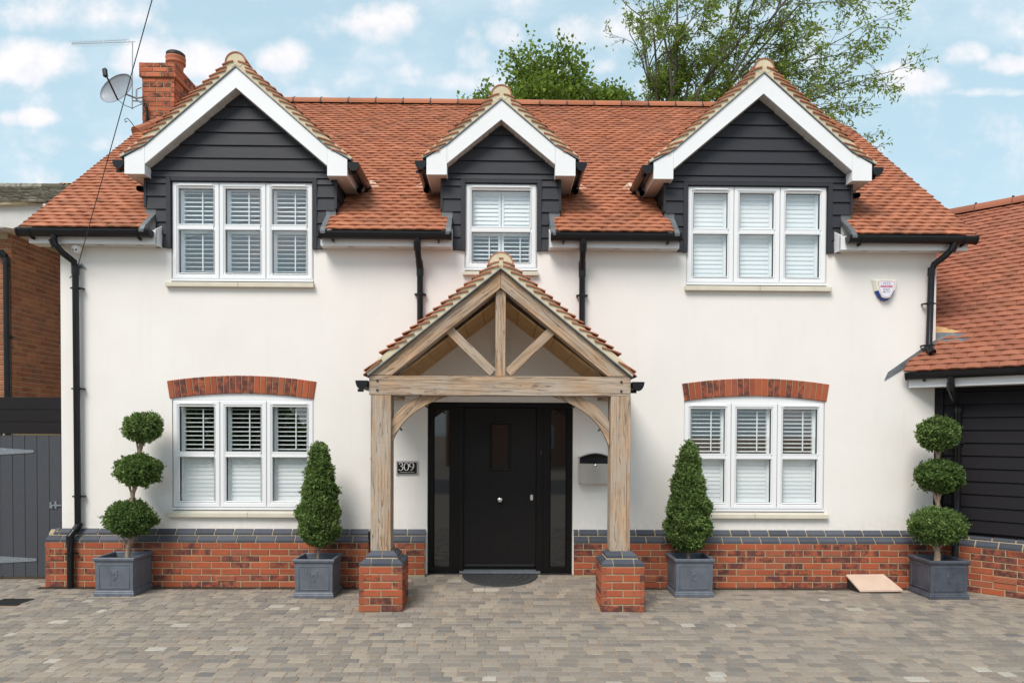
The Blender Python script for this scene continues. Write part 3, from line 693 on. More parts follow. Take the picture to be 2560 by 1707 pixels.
# ------------------------------------------------------------------ gables
gnames = 0
def gable(idx, cx, half, up, lo, zap, kx, zk, ze, zin, zki, zb, win):
    """win = (x0,x1,z0,z1)"""
    gz = 3.945; kin = (zin-zki)/kx
    back = MB()   # dark backing behind the boards
    back.prism([(cx-lo, gz), (cx-lo, 4.42), (cx-up, 4.42), (cx-up, zb+.02), (cx-kx, zki+.03), (cx, zin+.03), (cx+kx, zki+.03), (cx+up, zb+.02), (cx+up, 4.42), (cx+lo, 4.42), (cx+lo, gz), (win[1], gz), (win[1], win[3]), (win[0], win[3]), (win[0], gz)], -.004, .10)
    G = back.obj('gable', 'clad', house)
    # cheeks running back to the roof
    for s in (-1, 1):
        x0 = cx + s*up; ch = MB()
        y1 = (zb+.1-EZ)/T40+EY
        k = 0; z = 4.40
        while z < zb+.03:
            z2 = min(z+.1485, zb+.05); yb = (z2-EZ)/T40+EY+.05
            ch.add([(x0+s*.012, -.005, z), (x0+s*.012, yb, z), (x0+s*.002, yb, z2), (x0+s*.002, -.005, z2), (x0, -.005, z), (x0, yb, z)], [(0, 1, 2, 3), (0, 4, 5, 1)] if s > 0 else [(3, 2, 1, 0), (1, 5, 4, 0)]); z = z2
        ch.obj('dormer_cheek', 'clad', G)
        MB().box(min(x0-s*.012, x0+s*.014), max(x0-s*.012, x0+s*.014), -.036, -.002, 4.41, zb+.0).obj('corner_board', 'clad', G)
        # stepped lead soaker and curved lead edge at the eaves
        xl = cx + s*lo; L_ = MB()
        a, b_ = sorted((xl+s*.002, xl+s*.058)); q1, q2 = sorted((xl+s*.0, xl+s*(up-lo+.0)))
        L_.prism([(-.305, 4.075), (-.255, 4.14), (-.02, 4.335), (-.02, 4.30), (-.25, 4.09), (-.30, 4.05)], a, b_, axis='x')
        L_.prism([(-.012, 4.30), (-.02, 4.40), (-.001, 4.40)], q1, q2, axis='x')
        L_.obj('lead_flashing', 'lead', G)
    # lapped boards
    z = gz; zs = []
    while z < zin-.02: zs.append(z); z += .1485
    def hw(zz):
        if zz < 4.41: return lo
        if zz < zki: return up if zz < zb + .0 else up
        return max((zin-zz)/kin + .02, .01)
    def board(x0a, x1a, x0b, x1b, z0, z1):
        m = MB(); z1e = z1 - .004
        m.add([(x0a, -.032, z0), (x1a, -.032, z0), (x1b, -.016, z1e), (x0b, -.016, z1e), (x0a, -.003, z0), (x1a, -.003, z0), (x1b, -.003, z1e), (x0b, -.003, z1e)], [(0,1,2,3), (4,7,6,5), (0,4,5,1), (3,2,6,7), (0,3,7,4), (1,5,6,2)])
        m.obj('cladding_board', 'clad', G)
    wx0, wx1, wz0, wz1 = win; tr = .052
    for z0 in zs:
        z1 = z0 + .1485; h0, h1 = hw(z0+.001), hw(z1-.001)
        if z0 < 4.41 < z1 and z0 > 4.33: h1 = h0 = lo if z1 < 4.46 else up
        if z1 > zin: z1 = zin; h1 = .012
        if z0 < wz1 + .03:
            zt = min(z1, wz1+.045)
            if z1 - wz1 - .045 > .02:     # board notched over the window head
                board(cx-h0, cx+h0, cx-h1, cx+h1, wz1+.045, z1)
            h0m = min(h0, h1) if z0 < 4.41 else h0
            board(cx-h0m, wx0-tr, cx-h0m, wx0-tr, z0, zt); board(wx1+tr, cx+h0m, wx1+tr, cx+h0m, z0, zt)
        else: board(cx-h0, cx+h0, cx-h1, cx+h1, z0, z1)
    for a, b_ in ((wx0-tr, wx0-.003), (wx1+.003, wx1+tr)): MB().box(a, b_, -.038, .035, gz-.006, wz1+.04).obj('window_trim', 'clad', G)
    MB().box(wx0-.002, wx1+.002, -.03, .035, wz1+.004, wz1+.044).obj('window_trim', 'clad', G)
    # bargeboards: raking board and box end each side
    ko, ki_ = (zap-zk)/kx, (zin-zki)/kx
    for s in (-1, 1):
        X = lambda v: cx + s*v
        MB().prism([(X(0), zap), (X(kx), zk), (X(kx), zki), (X(0), zin)], -.17, -.15).obj('bargeboard', 'white2', G)
        bx = MB().prism([(X(kx+.002), zk), (X(half), ze), (X(half), zb), (X(kx+.002), zb)], -.171, -.151)
        a, b_ = sorted((X(kx+.001), X(kx+.013))); bx.box(a, b_, -.150, -.004, zb, zki)
        bxo = bx.obj('bargeboard_end', 'white2', G)
        a, b_ = sorted((X(half-.016), X(half))); yb = (zb-EZ)/T40+EY
        MB().prism([(-.150, zb), (-.150, ze-.02), (yb+.45, ze-.02), (yb+.05, zb)], a, b_, axis='x').obj('eaves_fascia', 'white2', G)
        a, b_ = sorted((X(kx+.014), X(half-.017))); so_ = MB().box(a, b_, -.150, yb+.05, zb+.006, zb+.014).obj('eaves_soffit', 'soffit', G)
        vv_ = MB(); vv_.lathe((X((kx+half)/2+.02), -.03, zb-.001), [(.03, 0), (.03, .006)], 12); vv_.obj('soffit_vent', 'soffit', so_)
        # raking soffit boards
        L_ = math.hypot(kx, zin-zki); nb = int(L_/.1); dx_ = kx/L_; dz_ = -(zin-zki)/L_
        for i in range(nb+1):
            t0 = i*L_/(nb+1)+.002; t1 = (i+1)*L_/(nb+1)-.002
            m = MB(); p = lambda t, o: (X(t*dx_), zin + t*dz_ + o)
            m.prism([p(t0, .004), p(t1, .004), p(t1, .014), p(t0, .014)], -.149, -.004); m.obj('soffit_board', 'soffit', G)
        # undercloak, mortar bed and tile ends of the verge
        rake = MB().prism([(X(0), zap+.004), (X(kx), zk+.004), (X(half+.045), ze-.012), (X(half+.045), ze+.0), (X(kx), zk+.016), (X(0), zap+.016)], -.185, -.10); rake.obj('undercloak', 'lead', G)
        bed = MB().prism([(X(0), zap+.017), (X(kx), zk+.017), (X(half+.04), ze+.0), (X(half+.055), ze+.018), (X(kx+.02), zk+.104), (X(.0), zap+.134)], -.174, -.08); bed.obj('mortar_bed', 'bed', G)
        # slope behind the verge
        ytop = (zap+.07-EZ)/T40+EY
        slab = MB(); zt = zap+.075
        slab.add([(X(0), -.08, zt), (X(kx+.02), -.08, zk+.06), (X(half+.05), -.08, ze+.005), (X(half+.05), (ze-EZ)/T40+EY+.05, ze+.005), (X(kx), (zk-EZ)/T40+EY+.15, zk+.06), (X(0), ytop+.2, zt)], [(0, 1, 4, 5), (1, 2, 3, 4)] if s < 0 else [(5, 4, 1, 0), (4, 3, 2, 1)])
        slab.obj('slope_deck', 'tile', G)
        Ls = math.hypot(kx, zap-zk); ang = math.atan2(zap-zk, kx); nrow = int((Ls+.30)/.1)
        stt = MB(); extra = math.hypot(half+.045-kx, zk-ze); ang2 = math.atan2(zk-ze, half-kx)
        for k in range(nrow):
            # tail position measured down from the apex
            t = .075 + k*.1
            if t < Ls: px_, pz = t*math.cos(ang), zap - t*math.sin(ang); aa = ang - rad(21)
            else:
                tt = t-Ls; px_, pz = kx + tt*math.cos(ang2), zk - tt*math.sin(ang2); aa = ang2 - rad(12)
                if px_ > half + .07: break
            offn = .112 if t < Ls-.1 else .112 - .078*min((t-Ls+.1)/(extra+.1), 1)
            nx_, nz_ = math.sin(ang), math.cos(ang)
            tail = (px_ + nx_*offn + .02, pz + nz_*offn - .008)
            Lt = .20 if t > .22 else .13
            ax = random.uniform(-.02, .02)
            dxt, dzt = -math.cos(aa+ax), math.sin(aa+ax)
            def tv(y0, y1):
                m = MB(); bow = .006
                pts = []
                for q in (0, .5, 1): pts.append((tail[0]+dxt*Lt*q, tail[1]+dzt*Lt*q + bow*(1-(2*q-1)**2)))
                poly = [(X(a_), b__) for a_, b__ in pts] + [(X(a_+nx_*.0+.0), b__-.013) for a_, b__ in pts[::-1]]
                return m.prism(poly, y0, y1)
            yf = -.190 + random.uniform(-.004, .004)
            tv(yf, yf+.165).obj('verge_tile', 'tile', G)
            zz = tail[1]; yend = min(max((zz-.1-EZ)/T40+EY+.1, .2), 2.2)
            yy0 = yf+.168 + (.08 if k % 2 else 0)
            # the rest of the course, never seen from the front
            mm = tv(yy0-.08*(k % 2), yend); stt.add(mm.V, mm.F, random.random())
        stt.obj('tile_field', 'tile', G, kind='stuff')
        yg = (ze-EZ)/T40+EY
        gutter(G, (X(half+.068), -.175, ze-.035), (X(half+.068), yg-.12, ze-.035), r=.062)
        MB().tube([(X(half+.06), yg-.36, ze-.06), (X(half+.06), yg-.36, ze-.17), (X(half+.055), yg-.42, ze-.20), (X(half+.05), yg-.50, ze-.215)], .034, 12, cap=False).obj('outlet_pipe', 'black', G, smooth=True)
        # lead at the valley foot
        vl = MB(); a, b_ = sorted((X(half+.13), X(half+.30))); vl.add([(X(half+.09), yg-.12, zroof(yg-.12)+.03), (X(half+.24), yg-.10, zroof(yg-.10)+.036), (X(half+.12), yg+.08, zroof(yg+.08)+.045), (X(half+.08), yg+.06, zroof(yg+.06)+.06)], [(0,1,2,3)]); vl.obj('valley_mortar', 'ramp', G)
    # ridge cap with mortared end
    r_ = .122; zc = zap + .052
    hr = half_round(.45, r_).mesh('ridge_tile'); hr.materials.append(MT['tile'])
    yy_ = .04
    while yy_ < (zap-EZ)/T40+EY: link('ridge_tile', hr, (cx, yy_, zc), G, (0, 0, PI/2)); yy_ += .452
    cp = MB(); n = 16
    poly = [(cx+(r_-.014)*math.cos(PI*i/n), zc+(r_-.014)*math.sin(PI*i/n)) for i in range(n+1)]
    cp.prism(poly, -.178, -.12); cp.prism([(cx-.10, zc), (cx+.10, zc), (cx+.045, zap+.0), (cx, zap+.03), (cx-.045, zap+.0)], -.177, -.12); cp.obj('ridge_mortar', 'bed', G)
    return G
WU_L = (-3.828, -2.19, 3.56, 4.715); WU_R = (2.198, 3.85, 3.56, 4.72); WU_M = (-.411, .427, 3.712, 4.725)
G1 = gable(0, -3.02, 1.265, 1.10, .985, 5.955, 1.035, 5.057, 4.93, 5.727, 4.855, 4.74, WU_L)
G2 = gable(1, .005, .855, .69, .565, 5.62, .62, 5.10, 4.955, 5.40, 4.894, 4.765, WU_M)
G3 = gable(2, 3.025, 1.265, 1.10, .985, 5.955, 1.035, 5.057, 4.93, 5.727, 4.855, 4.74, WU_R)
# ------------------------------------------------------------------ windows
lou_cache = {}
def louvre_data(L):
    k = round(L, 3)
    if k not in lou_cache:
        p = [(-.031, 0), (-.018, .0045), (.018, .0045), (.031, 0), (.018, -.0045), (-.018, -.0045)]
        m = MB().prism(p, -L/2, L/2, axis='x').mesh('louvre'); m.materials.append(MT['shutter']); lou_cache[k] = m
    return lou_cache[k]
def window(x0, x1, z0, z1, cols, tilt, zsplit, Y0=.014, centre_post=False, vents=(0, 2), roomm='dark'):
    zf0 = z0 + .028
    fr = MB().ring(x0, x1, zf0, z1, [(0, Y0+.07), (0, Y0), (.018, Y0), (.018, Y0+.05), (.05, Y0+.05)])
    fr.box(x0-.006, x1+.006, Y0-.03, Y0+.05, z0+.003, z0+.026)
    cw = (x1-x0-.012)/cols
    for i in range(1, cols): fr.box(x0+.006+cw*i-.006, x0+.006+cw*i+.006, Y0+.012, Y0+.06, zf0+.02, z1-.02)
    W_ = fr.obj('window', 'white', house)
    for c in range(cols):
        a = x0+.006+cw*c+.004; b = a+cw-.008; sz0, sz1 = zf0+.008, z1-.008; Ys = Y0-.014
        s = MB().ring(a, b, sz0, sz1, [(0, Ys+.06), (0, Ys+.004), (.004, Ys), (.040, Ys), (.044, Ys+.006), (.066, Ys+.016), (.068, Ys+.03), (.068, Ys+.06)])
        s.box(a+.066, b-.066, Ys+.002, Ys+.045, zsplit-.032, zsplit+.032)
        gx0, gx1 = a+.068, b-.068; panes = [(zsplit+.032, sz1-.068), (sz0+.068, zsplit-.032)]
        for (p0, p1) in panes: s.ring(gx0-.012, gx1+.012, p0-.012, p1+.012, [(0, Ys-.002+.002), (.003, Ys-.0015), (.012, Ys+.016), (.0125, Ys+.03)])
        so_ = s.obj('sash', 'white', W_, bevel=0)
        for (p0, p1) in panes:
            MB().ring(gx0-.001, gx1+.001, p0-.001, p1+.001, [(0, Ys+.018), (.005, Ys+.018), (.005, Ys+.026)]).obj('gasket', 'gasket', W_)
            MB().box(gx0, gx1, Ys+.024, Ys+.028, p0, p1).obj('pane', 'glass', W_)
            MB().ring(gx0-.001, gx1+.001, p0-.001, p1+.001, [(-.0, Ys+.029), (.001, Ys+.029), (.001, Ys+.10)]).obj('spacer', 'shutter', W_)
        if c in vents: MB().box(a+.07, b-.075, Ys-.012, Ys, sz1-.036, sz1-.020).obj('trickle_vent', 'white', W_, bevel=.002)
        # plantation shutters
        ys = Ys+.10
        cols_s = [(gx0-.02, gx1+.02)] if not centre_post else [(gx0-.02, (gx0+gx1)/2-.004), ((gx0+gx1)/2+.004, gx1+.02)]
        for (u0, u1) in cols_s:
            mg = .048 if not centre_post else .03
            sf = MB().ring(u0, u1, sz0+.03, sz1-.02, [(0, ys+.02), (0, ys-.012), (mg, ys-.012), (mg, ys+.02)])
            sf.box(u0+mg, u1-mg, ys-.011, ys+.02, zsplit-.055, zsplit+.035)
            sf.obj('shutter_frame', 'shutter', W_)
            for q, (p0, p1) in enumerate(((zsplit+.035, sz1-.02-mg), (sz0+.03+mg, zsplit-.055))):
                n = max(1, round((p1-p0)/.0497)); sp = (p1-p0)/n; tl = tilt[q]
                for k in range(n):
                    link('louvre', louvre_data(u1-u0-2*mg-.002), ((u0+u1)/2, ys+.004, p0+sp*(k+.5)), W_, (rad(tl)+random.uniform(-.03, .03), 0, 0))
                if tl < 60: xm = u0 + (u1-u0)*.62; MB().box(xm-.006, xm+.006, ys-.036, ys-.026, p0+.02, p1-.02).obj('tilt_rod', 'shutter', W_)
    # room behind; how lit it looks is put into the roomm colour
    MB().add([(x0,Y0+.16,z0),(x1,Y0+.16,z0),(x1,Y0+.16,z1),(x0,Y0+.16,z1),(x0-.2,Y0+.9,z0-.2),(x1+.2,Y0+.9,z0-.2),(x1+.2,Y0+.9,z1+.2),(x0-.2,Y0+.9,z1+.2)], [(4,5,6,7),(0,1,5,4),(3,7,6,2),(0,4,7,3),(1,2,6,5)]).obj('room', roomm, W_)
    return W_
window(*WU_L, 3, (28, 8), 4.195, roomm='room_lit_tone')
window(*WU_R, 3, (79, 79), 4.195)
window(*WU_M, 1, (72, 25), 4.195, centre_post=True, vents=(0,), roomm='room_lit_tone')
window(-3.83, -2.183, .893, 2.176, 3, (6, 79), 1.545)
window(2.186, 3.85, .893, 2.18, 3, (8, 79), 1.545)
def sill(xa, xb, z0, z1, split):
    for a, b in ((xa, split-.003), (split+.003, xb)):
        MB().prism([(-.055, z0), (-.055, z1-.010), (-.048, z1-.004), (.05, z1+.002), (.05, z0+.004)], a, b, axis='x').obj('window_sill', 'stone', house, bevel=.003)
    MB().prism([(-.054, z0+.002), (-.050, z1-.006), (.05, z1), (.05, z0+.006)], split-.003, split+.003, axis='x').obj('sill_joint', 'mortar', house)
sill(-3.89, -2.172, 3.492, 3.548, -3.045); sill(2.172, 3.90, 3.49, 3.548, 3.05); sill(-.437, .447, 3.65, 3.698, -.02)
sill(-3.88, -2.16, .812, .872, -2.94); sill(2.15, 3.895, .815, .872, 3.02)
# brick arches with white infill under them
for (xa, xb, ta, tb) in ((-3.890, -2.150, -3.852, -2.172), (2.158, 3.895, 2.185, 3.874)):
    cx = (xa+xb)/2; cb = (tb-ta)/2; rise = .064; zb = 2.196; R = (cb*cb+rise*rise)/(2*rise); zc = zb+rise-R
    A = math.asin(cb/R)
    bk = MB(); n = 24; lo_ = []; hi_ = []
    for i in range(n+1): t = -A+2*A*i/n; lo_.append((cx+(R+.003)*math.sin(t), zc+(R+.003)*math.cos(t))); hi_.append((cx+(R+.203)*math.sin(t), zc+(R+.203)*math.cos(t)))
    bk.prism(lo_+hi_[::-1], -.006, .02); arch = bk.obj('brick_arch', 'mortar', house)
    nb = 24
    V, F = brick_mesh(.205, .063, .05, .004, 5)
    for i in range(nb):
        t = -A + 2*A*(i+.5)/nb; rr = R+.103
        c = Vector((cx+rr*math.sin(t), .011, zc+rr*math.cos(t)))
        link('brick', brick_data(.205, 'brick', Hh=2*A*R/nb-.006), c, arch, (0, -(PI/2-t) , 0))
    inf = MB(); lo2 = [(cx+(R)*math.sin(-A+2*A*i/n), zc+(R)*math.cos(-A+2*A*i/n)) for i in range(n+1)]
    inf.prism([(ta+.01, 2.178)] + [(p[0], p[1]) for p in lo2] + [(tb-.01, 2.178)], .012, .06); inf.obj('arch_infill', 'white', house)
# ------------------------------------------------------------------ front door
D0 = .055
dset = MB(); x0, x1, zt = -.846, .864, 2.168
dset.box(x0, x1, D0, D0+.07, zt-.055, zt); dset.box(x0, x0+.055, D0, D0+.07, .15, zt-.055); dset.box(x1-.055, x1, D0, D0+.07, .15, zt-.055)
dset.box(-.575, -.425, D0+.002, D0+.072, .15, zt-.056); dset.box(.440, .592, D0+.002, D0+.072, .15, zt-.056)
dset.box(-.545, -.535, D0-.004, D0+.002, .17, zt-.06); dset.box(-.50, -.49, D0-.004, D0+.002, .17, zt-.06); dset.box(.515, .525, D0-.004, D0+.002, .17, zt-.06)
door = dset.obj('door_frame', 'dframe', house, bevel=.004)
for (a, b) in ((-.791, -.575), (.592, .809)):
    MB().ring(a-.004, b+.004, .16, zt-.055, [(0, D0+.01), (.0, D0+.004), (.012, D0+.004), (.024, D0+.03)]).obj('side_light_frame', 'dframe', door)
    MB().box(a, b, D0+.001, D0+.03, .15, .215).obj('side_light_rail', 'dframe', door)
    MB().box(a+.004, b-.004, D0+.030, D0+.036, .20, zt-.06).obj('side_light', 'glass_dark', door)
lf = MB(); y0 = D0+.022; lw = [(-.421, -.118), (.128, .436)]
for (a, b, c, d) in ((-.421, -.118, .215, 2.105), (.132, .436, .215, 2.105), (-.118, .132, .215, 1.372), (-.118, .132, 1.932, 2.105)): lf.box(a, b, y0, y0+.04, c, d)
leaf = lf.obj('door', 'door', house)
MB().ring(-.122, .136, 1.366, 1.938, [(0, y0), (0, y0-.012), (.012, y0-.016), (.022, y0-.010), (.030, y0+.004), (.032, y0+.02)]).obj('glazing_bead', 'dframe', leaf)
MB().box(-.095, .109, y0+.016, y0+.02, 1.395, 1.91).obj('door_pane', 'glass_dark', leaf)
kb = MB()
kb.lathe((0, 0, 0), [(.030, 0), (.031, .005), (.016, .012), (.014, .03), (.030, .042), (.036, .056), (.034, .07), (.022, .08), (.004, .084)], 28)
kb.V = [(v[0]+.007, y0-v[2], v[1]+1.02) for v in kb.V]; kb.obj('door_knob', 'chrome', leaf, smooth=True)
es = MB().prism([(.385+.017*math.cos(t), (1.062 if math.sin(t) > 0 else 1.026)+.017*math.sin(t)) for t in [2*PI*i/20 for i in range(20)]], y0-.008, y0); es.obj('lock_plate', 'steel', leaf)
MB().box(.487, .505, D0-.014, D0+.001, 1.55, 1.60).obj('door_bell', 'iron', door, bevel=.003)
MB().box(-.40, .42, y0-.012, y0, .225, .245).obj('weather_bar', 'iron', leaf)
MB().prism([(D0-.035, .148), (D0-.035, .162), (D0+.06, .178), (D0+.06, .14)], -.47, .49, axis='x').obj('threshold', 'galv', house)
MB().box(x0-.002, x1+.002, -.01, D0+.06, .09, .147).obj('door_step', 'iron', house)
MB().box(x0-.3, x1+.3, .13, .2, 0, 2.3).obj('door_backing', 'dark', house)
# ------------------------------------------------------------------ chimney (outside the left gable end)
CX0, CX1, CY0, CY1 = -5.665, -5.16, 3.0, 3.70
ch = MB().box(CX0+.008, CX1-.008, CY0+.008, CY1-.008, 0, 7.36); ch.box(CX0-.024, CX1+.024, CY0-.024, CY1+.024, 7.378, 7.57)
chim = ch.obj('chimney', 'mortar', house)
for k in range(18):
    z = 6.25 + k*.075; big = .032 if k >= 15 else (.016 if k == -1 else 0)
    if k < 15 or k >= 15:
        brick_run(chim, 'brick_ch', (CX0-big, CY0-big, z), (1, 0, 0), CX1-CX0+2*big, 1, k)
        brick_run(chim, 'brick_ch', (CX1+big, CY0-big, z), (0, 1, 0), CY1-CY0+2*big, 1, k+1)
        brick_run(chim, 'brick_ch', (CX0-big, CY1+big, z), (0, -1, 0), CY1-CY0+2*big, 1, k+1)
MB().box(CX0+.0, CX1-.0, CY0, CY1, 7.565, 7.60).obj('flaunching', 'mortar', chim)
pt = MB().lathe((-5.28+.03, 3.25, 7.55), [(.11, 0), (.115, .10), (.125, .15), (.150, .165), (.150, .20), (.142, .205), (.152, .24), (.152, .265), (.13, .27), (.13, .2)], 28); pot = pt.obj('chimney_pot', 'terracotta', chim, smooth=False)
MB().lathe((-5.25, 3.25, 7.815), [(.135, 0), (.145, .02), (.145, .055), (.12, .075)], 24).obj('chimney_cowl', 'iron', pot)
MB().tube([(-5.60, 2.975, 6.95), (-5.585, 2.97, 6.90), (-5.575, 2.97, 6.82), (-5.575, 2.97, 6.2)], .018, 8).obj('cable_pipe', 'black', chim, smooth=True)
# ================================================================== PORCH
porch = empty('porch', (.01, -1.0, 0), 'open fronted oak porch with small tiled pitched roof on two brick piers', 'porch')
PC = .01
def frus(m, x, y, L):
    b_ = len(m.V)
    for h, z in L: m.V += [(x-h, y-h, z), (x+h, y-h, z), (x+h, y+h, z), (x-h, y+h, z)]
    for i in range(len(L)-1):
        for j in range(4): m.F.append((b_+i*4+j, b_+i*4+(j+1) % 4, b_+(i+1)*4+(j+1) % 4, b_+(i+1)*4+j)); m.R.append(0)
    k = b_+(len(L)-1)*4; m.F.append((k, k+1, k+2, k+3)); m.R.append(0); return m
def coping(parent, x0, x1, y0, y1, z0, z1, inset):
    """one course of blue plinth bricks sloping in on all four sides"""
    for side in range(4):
        ln = (x1-x0) if side % 2 == 0 else (y1-y0)
        cuts = [0, ln*.27, ln*.75, ln] if z0 < .5 else [0, ln*.5, ln]
        for i in range(len(cuts)-1):
            a, b = cuts[i]+(.004 if i else 0), cuts[i+1]-(.004 if i < len(cuts)-2 else 0)
            ta, tb = max(a, inset) if i == 0 else a, min(b, ln-inset) if i == len(cuts)-2 else b
            P = [(a, 0, z0), (b, 0, z0), (b, 0, z0+.022), (a, 0, z0+.022), (tb, inset, z1), (ta, inset, z1)]
            def tr(p):
                u, v, z = p
                return {0: (x0+u, y0+v, z), 1: (x1-v, y0+u, z), 2: (x1-u, y1-v, z), 3: (x0+v, y1-u, z)}[side]
            m = MB().add([tr(p) for p in P], [(0,1,2,3), (3,2,4,5)]); m.obj('coping_brick', 'blue', parent)
for (x0, x1) in ((-1.405, -.965), (1.040, 1.480)):
    y0, y1 = -1.24, -.80; xc = (x0+x1)/2
    co = MB().box(x0+.007, x1-.007, y0+.007, y1-.007, -.02, .466)
    frus(co, xc, -1.02, [(.213, .466), (.213, .486), (.163, .530), (.155, .541), (.151, .558), (.105, .597)])
    pier = co.obj('brick_pier', 'mortar', porch)
    for k in range(6):
        brick_run(pier, 'brick', (x0, y0, k*.077), (1, 0, 0), .44, 1, k)
        brick_run(pier, 'brick', (x1, y0, k*.077), (0, 1, 0), .44, 1, k+1)
        brick_run(pier, 'brick', (x0, y1, k*.077), (0, -1, 0), .44, 1, k+1)
    coping(pier, x0, x1, y0, y1, .470, .532, .056)
    coping(pier, x0+.062, x1-.062, y0+.062, y1-.062, .541, .604, .052)
    px = xc - .025*(1 if xc < 0 else -.0) + (0.0 if xc < 0 else -.02)
    px = -1.206 if xc < 0 else 1.244
    beam('post', (px, -1.025, .600), (px, -1.025, 2.190), .205, .205, 'oak', porch, .006)
    # wall plate on top of the post back to the house
    beam('wall_plate', (px, -.93, 2.285), (px, -.002, 2.285), .18, .19, 'oak', porch)
    # gutter on the porch eaves
    sx = -1 if xc < 0 else 1
    gutter(porch, (PC+sx*1.405, -1.16, 2.335), (PC+sx*1.405, -.01, 2.335), r=.058)
beam('tie_beam', (-1.325, -1.035, 2.2885), (1.342, -1.035, 2.2885), .19, .197, 'oak', porch, .005)
for (x, z) in ((-1.24, 2.335), (-1.24, 2.24), (1.245, 2.335), (1.245, 2.24)):
    MB().tube([(x, -1.14, z), (x, -1.125, z)], .012, 10).obj('oak_peg', 'iron', porch)
AP = 3.465
for s in (-1, 1):
    # raking rafters of the front truss: cut plumb at the apex and level on the tie beam
    th = math.atan2(AP-2.39, 1.325)
    X = lambda v: PC + s*v
    L_ = math.hypot(1.325, AP-2.39); hh = .178*math.cos(th)
    p0 = (X(0), AP-.089); p1 = (X(1.325-.13), 2.39 + .02)
    ux, uz = math.cos(th), -math.sin(th)
    # build as local-space polygon so the grain follows the rafter
    org = Vector((X(.6), -1.035, AP-.089-.6*math.tan(th)))
    xa = Vector((s*ux, 0, uz)); ya = Vector((0, 1, 0)); za = xa.cross(ya)
    if za.z < 0: za = -za
    xa2 = xa if xa.cross(ya).z*1 > 0 else xa
    R = Matrix((xa, za.cross(xa), za)).transposed()
    poly_w = [(X(0.001), AP), (X(1.325), 2.392), (X(1.325-.225), 2.392), (X(0.001), AP-.182)]
    V = []
    for yv in (-1.128, -.945):
        for (a, b) in poly_w: V.append(tuple(R.transposed() @ (Vector((a, yv, b)) - org)))
    F = [(0,1,2,3), (7,6,5,4)] + [(i, i+4, (i+1) % 4+4, (i+1) % 4) for i in range(4)]
    me = MB().add(V, F).mesh('rafter'); me.materials.append(MT['oak']); o = link('rafter', me, org, porch, R.to_euler()); bv = o.modifiers.new('bevel', 'BEVEL'); bv.width = .004; bv.segments = 2
    # struts from the foot of the king post up to the rafters
    a = Vector((X(.075), -1.035, 2.425)); b = Vector((X(.565), -1.035, 2.90))
    beam('strut', a, b, .085, .092, 'oak', porch)
    # curved brace: swept along an arc
    cx_, cz_ = X(.46), 1.60
    sw = [];
    P0, P1, P2 = Vector((X(1.125), 0, 1.66)), Vector((X(1.02), 0, 2.045)), Vector((X(.52), 0, 2.192))
    Q0, Q1, Q2 = Vector((X(1.125), 0, 1.92)), Vector((X(1.02), 0, 2.11)), Vector((X(.80), 0, 2.192))
    n = 14; V = []; F = []
    for i in range(n+1):
        t = i/n
        A = P0*(1-t)**2+P1*2*t*(1-t)+P2*t*t; B_ = Q0*(1-t)**2+Q1*2*t*(1-t)+Q2*t*t
        for p in (A, B_):
            for yv in (-1.075, -1.00): V.append((p.x, yv, p.z))
    for i in range(n):
        k = i*4; F += [(k, k+4, k+5, k+1), (k+2, k+3, k+7, k+6), (k, k+2, k+6, k+4), (k+1, k+5, k+7, k+3)]
    F += [(0, 1, 3, 2), (n*4, n*4+2, n*4+3, n*4+1)]
    org = Vector((X(.85), -1.035, 1.95)); ang = -s*rad(-48); Rr = Matrix.Rotation(-s*rad(-45) if s > 0 else rad(-45), 3, 'Y')
    V2 = [tuple(Rr.transposed() @ (Vector(v)-org)) for v in V]
    me = MB().add(V2, F).mesh('curved_brace'); me.materials.append(MT['oak']); link('curved_brace', me, org, porch, Rr.to_euler())
    for t in (.28, .72):
        A = P0*(1-t)**2+P1*2*t*(1-t)+P2*t*t; d = (P2-P0).normalized(); nn = Vector((-d.z, 0, d.x)); nn = nn if nn.z < 0 else -nn
        MB().tube([Vector((A.x, -1.04, A.z)), Vector((A.x, -1.04, A.z))+nn*.035], .009, 8).obj('oak_peg', 'iron', porch)
    # under boards of the roof
    nb = 6
    for i in range(nb):
        t0, t1 = i/nb*1.13, (i+1)/nb*1.13-.005
        z = lambda t: 3.215 - t*.775
        MB().add([(X(t0), -.94, z(t0)), (X(t1), -.94, z(t1)), (X(t1), -.003, z(t1)), (X(t0), -.003, z(t0)), (X(t0), -.94, z(t0)+.02), (X(t1), -.94, z(t1)+.02), (X(t1), -.003, z(t1)+.02), (X(t0), -.003, z(t0)+.02)],
                 [(0,1,2,3), (4,7,6,5), (0,4,5,1), (2,6,7,3), (1,5,6,2), (0,3,7,4)]).obj('roof_board', 'osb', porch)
    # verge
    MB().prism([(X(0), AP+.003), (X(1.345), 2.377), (X(1.345), 2.390), (X(0), AP+.016)], -1.165, -1.07).obj('undercloak', 'lead', porch)
    MB().prism([(X(0), AP+.017), (X(1.345), 2.391), (X(1.362), 2.41), (X(1.28), 2.515), (X(0), AP+.136)], -1.152, -1.05).obj('mortar_bed', 'bed', porch)
    stt = MB(); nrow = 17; Ls = 1.345/math.cos(th); nx_, nz_ = math.sin(th), math.cos(th)
